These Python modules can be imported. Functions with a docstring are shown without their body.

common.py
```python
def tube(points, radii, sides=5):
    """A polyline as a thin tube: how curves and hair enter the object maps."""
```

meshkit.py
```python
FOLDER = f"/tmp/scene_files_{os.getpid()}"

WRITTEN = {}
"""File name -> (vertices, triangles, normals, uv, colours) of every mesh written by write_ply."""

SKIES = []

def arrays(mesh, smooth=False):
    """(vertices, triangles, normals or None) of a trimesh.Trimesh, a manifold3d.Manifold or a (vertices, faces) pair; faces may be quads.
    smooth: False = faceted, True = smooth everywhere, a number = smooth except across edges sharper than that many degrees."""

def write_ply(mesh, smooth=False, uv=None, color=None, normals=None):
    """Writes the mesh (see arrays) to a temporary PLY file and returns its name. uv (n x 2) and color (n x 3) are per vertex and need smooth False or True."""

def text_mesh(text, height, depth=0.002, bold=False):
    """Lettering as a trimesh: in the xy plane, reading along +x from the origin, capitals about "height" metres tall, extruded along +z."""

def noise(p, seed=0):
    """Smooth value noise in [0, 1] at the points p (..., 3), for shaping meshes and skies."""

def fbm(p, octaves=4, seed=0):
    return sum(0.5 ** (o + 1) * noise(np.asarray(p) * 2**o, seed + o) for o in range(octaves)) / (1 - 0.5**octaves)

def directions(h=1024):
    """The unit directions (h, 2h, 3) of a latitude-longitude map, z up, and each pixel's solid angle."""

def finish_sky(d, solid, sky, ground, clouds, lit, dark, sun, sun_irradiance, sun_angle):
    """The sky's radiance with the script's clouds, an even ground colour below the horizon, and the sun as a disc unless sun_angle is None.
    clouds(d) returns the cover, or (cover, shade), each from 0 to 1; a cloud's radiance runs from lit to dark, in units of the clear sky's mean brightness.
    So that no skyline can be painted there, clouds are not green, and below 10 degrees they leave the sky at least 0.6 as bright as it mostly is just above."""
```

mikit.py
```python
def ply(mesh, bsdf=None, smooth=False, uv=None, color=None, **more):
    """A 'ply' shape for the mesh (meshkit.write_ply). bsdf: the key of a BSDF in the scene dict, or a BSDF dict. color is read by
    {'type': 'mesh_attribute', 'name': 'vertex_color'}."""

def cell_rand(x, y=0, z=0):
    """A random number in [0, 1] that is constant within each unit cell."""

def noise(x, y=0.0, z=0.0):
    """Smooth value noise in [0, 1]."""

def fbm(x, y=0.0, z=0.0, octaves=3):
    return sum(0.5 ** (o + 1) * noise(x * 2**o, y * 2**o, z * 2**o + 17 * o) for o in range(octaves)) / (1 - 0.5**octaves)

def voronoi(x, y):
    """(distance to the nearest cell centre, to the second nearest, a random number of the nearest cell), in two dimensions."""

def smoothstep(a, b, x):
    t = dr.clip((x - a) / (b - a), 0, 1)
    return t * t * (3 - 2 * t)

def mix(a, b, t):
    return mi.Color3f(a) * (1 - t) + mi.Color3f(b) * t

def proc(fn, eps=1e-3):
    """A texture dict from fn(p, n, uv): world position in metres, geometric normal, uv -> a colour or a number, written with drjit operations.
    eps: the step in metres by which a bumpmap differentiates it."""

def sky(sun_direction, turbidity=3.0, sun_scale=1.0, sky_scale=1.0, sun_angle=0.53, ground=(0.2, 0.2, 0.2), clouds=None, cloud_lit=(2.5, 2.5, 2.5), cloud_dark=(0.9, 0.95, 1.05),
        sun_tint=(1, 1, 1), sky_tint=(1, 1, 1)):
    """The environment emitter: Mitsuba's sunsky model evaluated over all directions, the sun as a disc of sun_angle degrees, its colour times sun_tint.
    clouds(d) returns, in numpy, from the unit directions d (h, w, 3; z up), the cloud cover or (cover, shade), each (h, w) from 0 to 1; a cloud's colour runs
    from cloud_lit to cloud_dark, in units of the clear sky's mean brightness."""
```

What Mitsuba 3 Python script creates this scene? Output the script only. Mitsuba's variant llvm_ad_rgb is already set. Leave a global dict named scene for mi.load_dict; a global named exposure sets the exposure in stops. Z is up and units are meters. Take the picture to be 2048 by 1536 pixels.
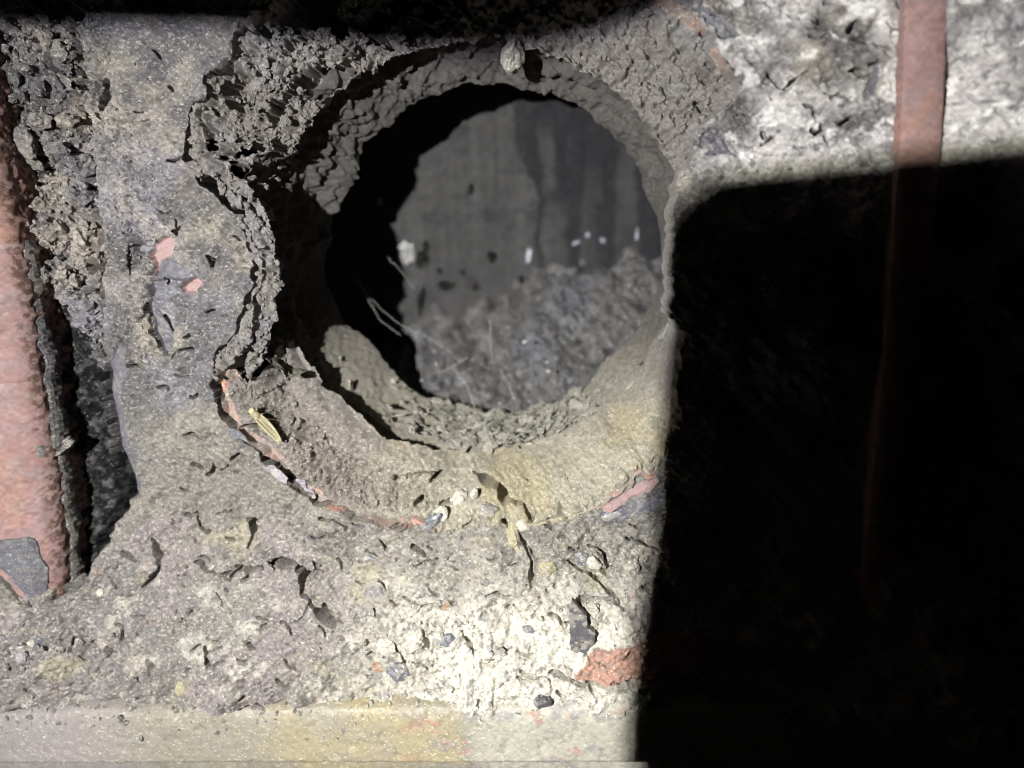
import math
import numpy as np
import drjit as dr
import mitsuba as mi
import trimesh
import shapely
from shapely.geometry import Polygon, LineString, box
from scipy import ndimage
from scipy.spatial import cKDTree
import mikit
import meshkit
from mikit import noise as tn, fbm as tf, smoothstep as ss, mix

T = mi.ScalarTransform4f
scene, labels = {}, {}
K = 1e-4                                   # one unit of the drawing = 0.1 mm

# ------------------------------------------------------------------ camera
# Wall coordinates: U to the right, V downwards, h out of the wall (all in units of 0.1 mm).
FOC, CU, CV, CH = 1490.0, 1160.0, 480.0, 1500.0


def world(U, V, h):
    U, V, h = np.broadcast_arrays(np.asarray(U, float), np.asarray(V, float), np.asarray(h, float))
    return np.stack([(U - 1024) * K, -h * K, (768 - V) * K], -1)


ny = np.array([136, 1490, 288.0]); ny /= np.linalg.norm(ny)
nz = np.array([-241, -1490, 8412.0]); nz -= ny * (nz @ ny); nz /= np.linalg.norm(nz)
nx = np.cross(ny, nz)
R = np.stack([nx, ny, nz])
eye = world(CU, CV, CH)
fwd, up = R @ [0, 1, 0], R @ [0, 0, 1]
FOCUS = 1535 * K
scene['camera'] = {'type': 'thinlens', 'fov': math.degrees(2 * math.atan(1024 / FOC)), 'fov_axis': 'x', 'aperture_radius': 19 * K, 'focus_distance': FOCUS,
                   'near_clip': 0.01, 'far_clip': 10.0, 'to_world': T().look_at(origin=eye.tolist(), target=(eye + fwd).tolist(), up=up.tolist())}
exposure = 0.0


def W(px, py, h=0.0):
    """Where the sight line of a point measured on the photograph meets the layer h of the wall: (U, V)."""
    px, py = np.asarray(px, float), np.asarray(py, float)
    d = np.stack(np.broadcast_arrays(px - 1024, FOC, 768 - py), -1) @ R.T
    t = (CH - h) / d[..., 1]
    return CU + d[..., 0] * t, CV - d[..., 2] * t


def WP(pts, h=0.0):
    p = np.asarray(pts, float)
    return np.stack(W(p[:, 0], p[:, 1], h), -1)


# ------------------------------------------------------------------ the lamp (a torch held behind the camera, up to the left), and what stands in its way
LU, LV, LH = 140.0, 265.0, 2545.0
AIM = world(1010, 1290, 0)
lamp_at = world(LU, LV, LH)
POWER = 17500.0
BEAM = 0.335                                # the reflector's narrower beam, spread over the lamp's face


def half_disc(r, sign, n=24):
    a = np.linspace(0, math.pi, n)
    v = np.stack([r * np.cos(a), sign * r * np.sin(a), 0 * a], 1)
    v = np.vstack([[[0, 0, 0]], v])
    f = [[0, i, i + 1] if sign > 0 else [0, i + 1, i] for i in range(1, n)]
    return trimesh.Trimesh(v, f, process=False)


LAMP = T().look_at(origin=lamp_at.tolist(), target=AIM.tolist(), up=[0, 0, 1])


def emitter(rgb):
    return {'type': 'area', 'radiance': {'type': 'rgb', 'value': [c * POWER for c in rgb]}}


scene['dark_plastic'] = {'type': 'twosided', 'bsdf': {'type': 'diffuse', 'reflectance': {'type': 'rgb', 'value': [0.018] * 3}}}
scene['flashlight__lamp'] = mikit.ply(half_disc(21 * K, 1), 'dark_plastic', to_world=LAMP, emitter=emitter((1.02, 1.01, 0.84)))
scene['flashlight__lamp_001'] = mikit.ply(half_disc(21 * K, -1), 'dark_plastic', to_world=LAMP, emitter=emitter((0.99, 0.975, 1.10)))
for i in range(20):
    q, a = 20 * K * math.sqrt((i + 0.5) / 20), i * 2.39996
    warm = (1.02, 1.01, 0.88) if math.sin(a) > 0 else (1.0, 0.985, 1.02)
    at = np.array((LAMP @ mi.ScalarPoint3f(q * math.cos(a), q * math.sin(a), 2 * K))).ravel()[:3]
    scene[f'beam_{i}'] = {'type': 'spot', 'to_world': T().look_at(origin=at.tolist(), target=AIM.tolist(), up=[0, 0, 1]), 'cutoff_angle': 56.0, 'beam_width': 3.0,
                          'intensity': {'type': 'rgb', 'value': [c * BEAM / 20 for c in warm]}}
tube = trimesh.creation.revolve([[120 * K, 6 * K], [130 * K, 10 * K], [130 * K, -200 * K], [95 * K, -260 * K], [95 * K, -900 * K], [0.0001, -910 * K]], sections=40)
scene['flashlight__housing'] = mikit.ply(tube, 'dark_plastic', smooth=40, to_world=LAMP)
labels['flashlight'] = {'label': 'black flashlight held behind the camera, shining at the wall', 'category': 'flashlight'}


def slab(poly, h0, h1):
    m = trimesh.creation.extrude_polygon(poly, h1 - h0, engine='earcut')
    v = np.array(m.vertices)
    return trimesh.Trimesh(world(v[:, 0], v[:, 1], h0 + v[:, 2]), m.faces[:, ::-1], process=False)


def to_layer(pts, h):
    """Scene layer h where the lamp's ray to each wall point passes."""
    p = WP(pts, 0.0)
    t = h / LH
    return p + (np.array([LU, LV]) - p) * t


ph = 1545.0
o = to_layer([(1322, 470), (1283, 1536)], ph)           # left edge of the phone
tp = to_layer([(1560, 338), (2048, 296)], ph)           # upper edge
d1, d2 = (o[1] - o[0]) / np.linalg.norm(o[1] - o[0]), (tp[1] - tp[0]) / np.linalg.norm(tp[1] - tp[0])
k = np.linalg.solve(np.stack([d1, -d2], 1), tp[0] - o[0])
corner = o[0] + d1 * k[0]
body = Polygon([corner, corner + d2 * 780, corner + d2 * 780 + d1 * 1560, corner + d1 * 1560]).buffer(-62).buffer(62, quad_segs=12)
scene['grey_plastic'] = {'type': 'twosided', 'bsdf': {'type': 'diffuse', 'reflectance': {'type': 'rgb', 'value': [0.28, 0.28, 0.29]}}}
scene['phone'] = mikit.ply(slab(body, ph, ph + 80), 'grey_plastic')
labels['phone'] = {'label': 'grey mobile phone held in front of the wall, taking the picture', 'category': 'phone'}
edge = to_layer([(-700, 56), (200, 50), (480, 62), (640, 72), (760, 80), (900, 82), (1040, 76), (1180, 52), (1330, 14), (1450, -30)], ph)
plate = Polygon(list(map(tuple, edge)) + [(edge[-1][0] + 40, -500), (edge[0][0], -500)]).buffer(-4).buffer(4)
scene['shadow_plate'] = mikit.ply(slab(plate, ph, ph + 14), 'dark_plastic')  # added out of view, only to shade the top of the wall
labels['shadow_plate'] = {'label': 'unseen dark plate added behind the camera to cast the shadow along the top', 'category': 'shadow plate'}

# ------------------------------------------------------------------ noise on the wall's grid (step 2 units)
ST = 2.0
U0, V0, NU, NV = -170.0, -170.0, 1231, 830
gu, gv = U0 + ST * np.arange(NU), V0 + ST * np.arange(NV)
GU, GV = np.meshgrid(gu, gv)


def N(size, seed, stretch=1.0):
    r = np.random.default_rng(seed)
    sx, sy = size / ST, size * stretch / ST
    low = r.standard_normal((int(NV / sy) + 6, int(NU / sx) + 6)).astype(np.float32)
    yy = (np.arange(NV) / sy + 2).astype(np.float32); xx = (np.arange(NU) / sx + 2).astype(np.float32)
    c = ndimage.spline_filter(low, order=3)
    out = ndimage.map_coordinates(c, np.meshgrid(yy, xx, indexing='ij'), order=3, prefilter=False)
    return out / 0.75


def FB(size, seed, octaves=4, gain=0.55):
    return sum(gain ** k * N(size / 2 ** k, seed + 31 * k) for k in range(octaves))


def sstep(a, b, x):
    t = np.clip((x - a) / (b - a), 0, 1)
    return t * t * (3 - 2 * t)


def lump(spacing, seed, rmin, rmax, warp=0.25, cover=1.0, power=0.5):
    """Rounded stones lying side by side: height of each dome in units of its own size, and the stone's random number."""
    r = np.random.default_rng(seed)
    nu, nv = int(NU * ST / spacing) + 3, int(NV * ST / spacing) + 3
    a, b = np.meshgrid(np.arange(nu), np.arange(nv))
    pts = np.stack([a.ravel(), b.ravel()], 1) + r.random((nu * nv, 2)) * 0.9
    pts = pts * spacing + [U0 - spacing, V0 - spacing]
    pts = pts[r.random(len(pts)) < cover]
    rad = spacing * (rmin + (rmax - rmin) * r.random(len(pts)))
    wu, wv = N(spacing * 0.7, seed + 5) * spacing * warp, N(spacing * 0.7, seed + 6) * spacing * warp
    d, i = cKDTree(pts).query(np.stack([(GU + wu).ravel(), (GV + wv).ravel()], 1), workers=-1)
    q = np.clip(1 - (d / rad[i]) ** 2, 0, 1) ** power * rad[i]
    return q.reshape(GU.shape), r.random(len(pts))[i].reshape(GU.shape)


WARP_U, WARP_V = FB(30, 901, 3, 0.45), FB(30, 902, 3, 0.45)


def window(pts, pad):
    lo, hi = pts.min(0) - pad, pts.max(0) + pad
    i0, i1 = np.clip([(lo[0] - U0) / ST, (hi[0] - U0) / ST + 1], 0, NU).astype(int)
    j0, j1 = np.clip([(lo[1] - V0) / ST, (hi[1] - V0) / ST + 1], 0, NV).astype(int)
    return slice(j0, j1), slice(i0, i1)


def line_dist(pts, pad=60, warp=2.0):
    pts = np.asarray(pts, float)
    w = window(pts, pad)
    x, y = GU[w] + warp * WARP_U[w], GV[w] + warp * WARP_V[w]
    best, side = np.full(x.shape, 1e9), np.zeros(x.shape)
    for a, b in zip(pts[:-1], pts[1:]):
        e = b - a
        t = np.clip(((x - a[0]) * e[0] + (y - a[1]) * e[1]) / (e @ e), 0, 1)
        dx, dy = x - a[0] - t * e[0], y - a[1] - t * e[1]
        d = np.hypot(dx, dy)
        better = d < best
        best = np.where(better, d, best)
        side = np.where(better, np.sign(e[0] * dy - e[1] * dx), side)
    return w, best, side


def poly_sd(pts, pad=30, warp=3.0):
    """Signed distance (inside positive) to a polygon with a ragged outline."""
    pts = np.asarray(pts, float)
    w = window(pts, pad)
    m = shapely.contains_xy(Polygon(pts).buffer(0), (GU[w] + warp * WARP_U[w]).ravel(), (GV[w] + warp * WARP_V[w]).ravel()).reshape(GU[w].shape)
    return w, (ndimage.distance_transform_edt(m) - ndimage.distance_transform_edt(~m)) * ST


# ------------------------------------------------------------------ the wall as a relief: H (height) and CLS (which piece each spot belongs to)
FACE, BED, JOINT, SOCKET, RIM, SLATE, PINK, LILAC, BRICK, VOID = range(10)
CLS = np.full(GU.shape, FACE, np.uint8)

bed_v = W(1000, 1075, 6)[1]
H = 92 * sstep(bed_v - 70, W(1000, 1415, 92)[1] + 20, GV) ** 1.15
H += 0.20 * np.clip(GU - 1480, 0, None) + 0.22 * np.clip(140 - GU, 0, None)
base_low = H.copy()
big = FB(210, 11, 3)
H += 7 * big

# hole: outer edge and inner sleeve
outer = WP([(560, -60), (500, 30), (455, 100), (415, 180), (402, 230), (420, 290), (472, 345), (525, 390), (548, 440), (561, 500), (566, 560), (558, 630), (545, 690), (510, 762), (478, 745),
            (440, 728), (424, 772), (450, 835), (500, 890), (550, 948), (620, 1000), (700, 1034), (800, 1055), (950, 1062), (1100, 1048), (1200, 1016), (1310, 948), (1362, 860), (1366, 770), (1358, 690), (1348, 610), (1342, 520), (1346, 400), (1395, 262), (1462, 205), (1482, 175), (1440, 110), (1372, 15), (1300, -60), (1150, -160), (750, -160)])
SD0 = 165.0                                     # depth of the sleeve's mouth


def circle_at(cx, cy, r, depth):
    """A circle measured on the photograph, as a circle (centre, radius) in the layer at that depth."""
    a = np.linspace(0, 2 * math.pi, 48, endpoint=False)
    u, v = W(cx + r * np.cos(a), cy + r * np.sin(a), -depth)
    return u.mean(), v.mean(), np.hypot(u - u.mean(), v - v.mean()).mean()


END = 300.0
sc_u, sc_v, s_r = circle_at(960, 505, 396, SD0)
e_u, e_v, e_r = circle_at(990, 500, 326, END)
w_, sd = poly_sd(outer, 40, 3.5)
SDO = np.full(GU.shape, -200.0); SDO[w_] = sd
rad = np.hypot(GU - sc_u, GV - sc_v)
ang = np.arctan2(-(GV - sc_v), GU - sc_u)        # 0 = right, pi/2 = up
srag = s_r + 4 * FB(70, 21, 2) + 1.2 * N(9, 27)
dI = rad - s_r - 4 * FB(90, 21, 2)
s = np.where(SDO > 0, SDO / np.maximum(SDO + np.maximum(dI, 0), 1e-6), 0)
upness = sstep(-0.35, 0.25, np.sin(ang) - 0.25 * np.cos(ang))          # rough, eroded upper and left part
left = sstep(0.05, -0.45, np.cos(ang))
lowleft = left * sstep(0.3, -0.2, np.sin(ang))
upleft = sstep(0.0, 0.35, np.sin(ang)) * sstep(0.15, -0.35, np.cos(ang))
rightlow = sstep(0.1, 0.6, np.cos(ang)) * sstep(0.3, -0.3, np.sin(ang))
bottom = (1 - upness) * (1 - lowleft)
sn = np.clip(s + 0.025 * FB(70, 33, 3) * (s > 0.02), 0, 1)
prof_u = np.interp(sn, [0, 0.05, 0.12, 0.5, 0.85, 0.97, 1.0], [0, 26, 34, 70, 100, 112, 118])                  # caked soot
prof_l = np.interp(sn, [0, 0.04, 0.10, 0.16, 0.36, 0.50, 0.58, 0.80, 0.93, 1.0], [0, 26, 28, 40, 78, 98, 70, 78, 92, 104])   # flat rim, rubble, an inner ring
prof_b = np.interp(sn, [0, 0.10, 0.35, 0.60, 0.80, 1.0], [0, 4, 26, 66, 112, SD0])                                       # smooth fillet
prof = prof_b + (prof_u - prof_b) * np.clip(upness * 0.95, 0, 1)
prof = prof + (prof_l - prof) * lowleft
clump = FB(52, 35, 4, 0.6)
prof = prof + (18 + 80 * sstep(0.45, -0.6, clump)) * upleft * sstep(0.05, 0.2, sn) * sstep(0.98, 0.80, sn)
inside = SDO > 0

# --- fine relief, by zone
grain = N(5.2, 41) + 0.8 * N(8.5, 42) + 0.6 * N(14, 43)
fine = FB(30, 44, 4)
l1, k1 = lump(26, 51, 0.35, 0.75, 0.3)
l2, k2 = lump(13, 52, 0.35, 0.75, 0.3)
l3, k3 = lump(52, 53, 0.3, 0.62, 0.3)
l4, k4 = lump(8, 54, 0.35, 0.7, 0.25)
calm = sstep(-0.3, 0.9, FB(120, 61, 3))
flakes = FB(75, 62, 5, 0.6)
ter = np.floor(flakes * 2.2)
edge_f = flakes * 2.2 - ter
terrace = ter + sstep(0.0, 0.10, edge_f)
toplit = sstep(330, 120, GV) * sstep(1330, 1440, GU)

rel_face = 0.75 * grain * (1 - 0.65 * calm) + 1.3 * fine + 1.1 * terrace
rough_face = sstep(0.2, 1.2, FB(90, 63, 4) + 0.9 * toplit)
rel_face += rough_face * (1.6 * N(11, 64) + 2.4 * N(24, 65))
H_face = rel_face

bedz = sstep(bed_v - 60, bed_v + 60, GV + 26 * FB(80, 71, 3))
PM = np.zeros(GU.shape)
for pl in ([(482, 1133), (593, 1126), (611, 1150), (607, 1178), (680, 1234), (700, 1285), (620, 1322), (480, 1312), (330, 1295), (200, 1250), (185, 1195), (300, 1175), (330, 1140)],
           [(330, 1000), (640, 1030), (820, 1075), (900, 1110), (860, 1190), (700, 1180), (630, 1120), (480, 1105), (400, 1060)], [(820, 1090), (990, 1080), (1000, 1170), (900, 1196), (800, 1185)]):
    w_, sd = poly_sd(WP(pl, 25), 30, 4)
    PM[w_] = np.maximum(PM[w_], sstep(-4, 10, sd))
lumpy = 0.75 * (1 - 0.85 * PM) * sstep(-0.2, 1.0, FB(130, 72, 3) + 0.7 * sstep(650, 950, GU) + 0.5 * sstep(1180, 1300, GV) - 0.45)
rel_bed = 0.95 * grain * (1 - 0.55 * calm) + 1.7 * fine * (1 - 0.7 * PM) + 4 * PM + (0.55 * l1 * (k1 > 0.45) + 0.35 * l2 * (k2 > 0.3) + 0.42 * l3 * (k3 > 0.62)) * lumpy + 2.4 * terrace * (1 - 0.6 * PM) + 0.3 * l4 * lumpy
H_out = H + H_face * (1 - bedz) + rel_bed * bedz
CLS[bedz > 0.5] = BED

# --- socket relief
rub = 1.3 * grain + 3.0 * fine + 0.75 * l2 * (k2 > 0.25) + 0.7 * l1 * (k1 > 0.3) + 0.4 * l4
heavy = 0.8 * l3 * (k3 > 0.45) + 0.95 * l1 * (k1 > 0.25) + 0.8 * l2 * (k2 > 0.3) + 1.3 * grain
# tongues of soot drawn out along the wall of the upper right part
pits = sstep(0.75, 1.3, N(10, 84)) * 9 + sstep(0.8, 1.4, N(6.5, 85)) * 6
tong = N(11, 81, 0.8) * 3.6 + N(20, 82) * 5.0 + 2.0 * N(6, 83) - pits
sand = 0.95 * grain + 1.4 * fine + 0.6 * l4 * (k4 > 0.55)
midband = sstep(0.10, 0.20, sn) * sstep(0.62, 0.50, sn)
rel_s = sand * (1 - upness) + (tong + rub * 0.35) * upness
rel_s = rel_s * (1 - lowleft * midband) + rub * lowleft * midband
rel_s = rel_s * (1 - 0.9 * upleft) + (0.55 * heavy + 5 * fine + 2.4 * grain) * 0.9 * upleft
rimlump = sstep(0.30, 0.05, sn) * (1 - upness) * (1 - 0.6 * lowleft)
rel_s += rimlump * (0.5 * l1 * (k1 > 0.5) + 0.45 * l2 * (k2 > 0.45) + 3.5 * fine) * 1.0
H_in = H - prof + rel_s * sstep(0.0, 0.04, sn) * (1 - 0.7 * sstep(0.85, 0.97, sn) * (1 - upness))
H = np.where(inside, H_in, H_out)
CLS[inside] = SOCKET
rimw = 0.075 + 0.03 * N(40, 91)
rimzone = inside & (s < rimw) & ((lowleft > 0.35) | (rightlow > 0.25) | ((upness > 0.6) & (np.cos(ang) > 0.45)))
H[rimzone] += -rel_s[rimzone] * 0.6
CLS[rimzone & (FB(34, 93, 3) > -0.75)] = RIM

# --- lip on the left: layered crust between the crack and the hole
LIP_H = 20.0
lip = WP([(490, 55), (440, 135), (395, 205), (374, 250), (384, 312), (425, 368), (478, 430), (508, 500), (515, 560), (503, 622), (470, 668), (436, 708), (424, 745), (450, 770), (500, 772), (552, 690),
          (572, 560), (558, 440), (526, 385), (472, 330), (430, 280), (425, 230), (470, 130), (520, 60)])
w_, sd = poly_sd(lip, 20, 3)
z = sstep(-3, 7, sd) * ~inside[w_]
H[w_] += z * (0.55 * heavy[w_] + LIP_H * sstep(0, 40, sd) - 3 + 9 * sstep(14, 60, sd) * N(40, 95)[w_])
CLS[w_] = np.where((sd > 0) & ~inside[w_], SOCKET, CLS[w_])


def groove(pts, width, depth, warp=2.5, h=0.0, raise_side=0, lift=0.0):
    w, d, side = line_dist(WP(pts, h), 70, warp)
    var = 0.65 + 0.5 * N(26, 97)[w]
    wd = 0.85 * width * np.clip(var, 0.35, 1.4)
    H[w] -= 2.2 * depth * sstep(1.0, 0.70, d / wd)
    if lift:
        H[w] += lift * (side * raise_side > 0) * np.exp(-d / 22)


groove([(520, 40), (470, 92), (432, 150), (392, 208), (371, 252), (384, 315), (430, 372)], 6, 50, 4.5)
groove([(440, 378), (480, 430), (508, 500), (514, 560), (502, 622), (470, 668), (437, 706), (422, 745), (428, 790), (452, 838)], 5.5, 55, 4.5)
groove([(452, 838), (500, 892), (552, 950), (612, 998), (660, 1012)], 6, 45, 3)
groove([(520, 470), (533, 540), (528, 610), (508, 690), (490, 760)], 6, 40, 5)
groove([(455, 360), (500, 400), (526, 440)], 5, 40, 4)
groove([(497, 700), (470, 735), (500, 800)], 8, 45, 4)

# --- dark joint (gully) beside the left bar, its deep shade painted in near black; its upper part is choked with rubble
gul = WP([(-60, -80), (-40, 60), (-10, 200), (20, 330), (50, 480), (78, 650), (104, 800), (124, 960), (136, 1100), (147, 1172), (175, 1160), (205, 1115), (240, 1012), (226, 870), (203, 755), (188, 712), (150, 640),
          (140, 590), (205, 590), (215, 480), (190, 380), (178, 260), (160, 150), (150, 60), (150, -80)], 0)
w_, sd = poly_sd(gul, 40, 4)
u_, v_ = GU[w_], GV[w_]
redge = WP([(150, -80), (150, 60), (178, 260), (215, 480), (203, 755), (226, 870), (240, 1012), (205, 1115)])
lat = u_ - np.interp(v_, redge[:, 1], redge[:, 0])
JB = WP([(130, 600)])[0, 1]
upper = sstep(JB + 40, JB - 40, v_ - 120 * sstep(-75, -20, lat))
z = sstep(-4, 14, sd)
deep = 88 + 100 * sstep(-60, -25, lat)
fill = ndimage.gaussian_filter(np.maximum(0.95 * l3[w_] * (k3[w_] > 0.33) * 1.5, 1.1 * l1[w_] * (k1[w_] > 0.3) * 1.3) + 0.6 * l2[w_], 1.6) + 22 * sstep(-0.3, 0.6, FB(60, 36, 3)[w_])
jr = 4 * fine[w_] + 1.6 * grain[w_] + 0.35 * l2[w_] * (k2[w_] > 0.4)
H[w_] = H[w_] * (1 - z) + z * (base_low[w_] - deep + upper * (4 + fill) + jr)
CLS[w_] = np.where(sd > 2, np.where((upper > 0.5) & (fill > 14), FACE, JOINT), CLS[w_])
# ragged rubble border to the right of the joint
bl = np.exp(-((GU - 225 - 25 * big) / 40) ** 2) * sstep(760, 690, GV)
H += bl * (0.7 * l1 * (k1 > 0.4) + 0.5 * l2) * (~inside) * (CLS == FACE)


def patch(pts, cls, depth, h=0.0, warp=1.7, rough=0.35, soft=2.0):
    """A spot where the crust has come off down to an older coat (depth below the crust)."""
    w, sd = poly_sd(WP(pts, h), 16, warp)
    z = sstep(0, soft + 2, sd)
    flat = ndimage.gaussian_filter(H[w], 7)
    H[w] = H[w] * (1 - z) + z * (flat - depth + rough * (grain[w] + fine[w]))
    CLS[w] = np.where(sd > 0, cls, CLS[w])


patch([(316, 522), (347, 516), (371, 524), (386, 538), (392, 557), (367, 561), (314, 561), (302, 557), (316, 549)], SLATE, 9)
patch([(285, 497), (297, 478), (312, 475), (318, 484), (306, 500), (302, 512), (286, 506)], SLATE, 10)
patch([(309, 489), (324, 478), (343, 475), (359, 482), (360, 499), (345, 516), (324, 522), (316, 545), (308, 552), (306, 545), (314, 534), (304, 512)], PINK, 13)
patch([(298, 559), (365, 562), (365, 585), (339, 602), (355, 616), (352, 650), (346, 684), (339, 713), (328, 713), (316, 694), (310, 640), (298, 626), (308, 581), (298, 573)], SLATE, 16)
patch([(373, 573), (398, 552), (416, 565), (404, 585), (378, 586)], PINK, 12)
patch([(201, 750), (229, 689), (250, 697), (246, 802), (270, 903), (272, 996), (240, 1008), (225, 867), (209, 802)], SLATE, 8, warp=1.2)
patch([(479, 722), (511, 680), (520, 640), (530, 600), (536, 620), (515, 690), (497, 730), (481, 762), (462, 752)], SLATE, 6)
patch([(1720, 190), (1738, 150), (1745, 122), (1752, 125), (1748, 180), (1728, 205)], SLATE, 4, h=40)
patch([(1400, 262), (1440, 255), (1455, 300), (1420, 310)], SLATE, 2, h=0, rough=1.2, warp=7)
patch([(1380, 20), (1420, 15), (1460, 60), (1440, 85)], SLATE, 4, h=0, warp=6)
patch([(1149, 1342), (1188, 1300), (1238, 1290), (1282, 1280), (1330, 1272), (1400, 1262), (1410, 1330), (1303, 1344), (1260, 1342), (1223, 1350), (1188, 1354), (1159, 1350)], BRICK, -9, h=70, rough=1.2)
patch([(1205, 1010), (1250, 985), (1310, 950), (1318, 962), (1262, 998), (1212, 1022)], PINK, 0, h=-6)
patch([(1195, 1020), (1250, 1012), (1320, 975), (1330, 1010), (1240, 1045), (1200, 1040)], SLATE, 4, h=0, warp=5)

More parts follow.
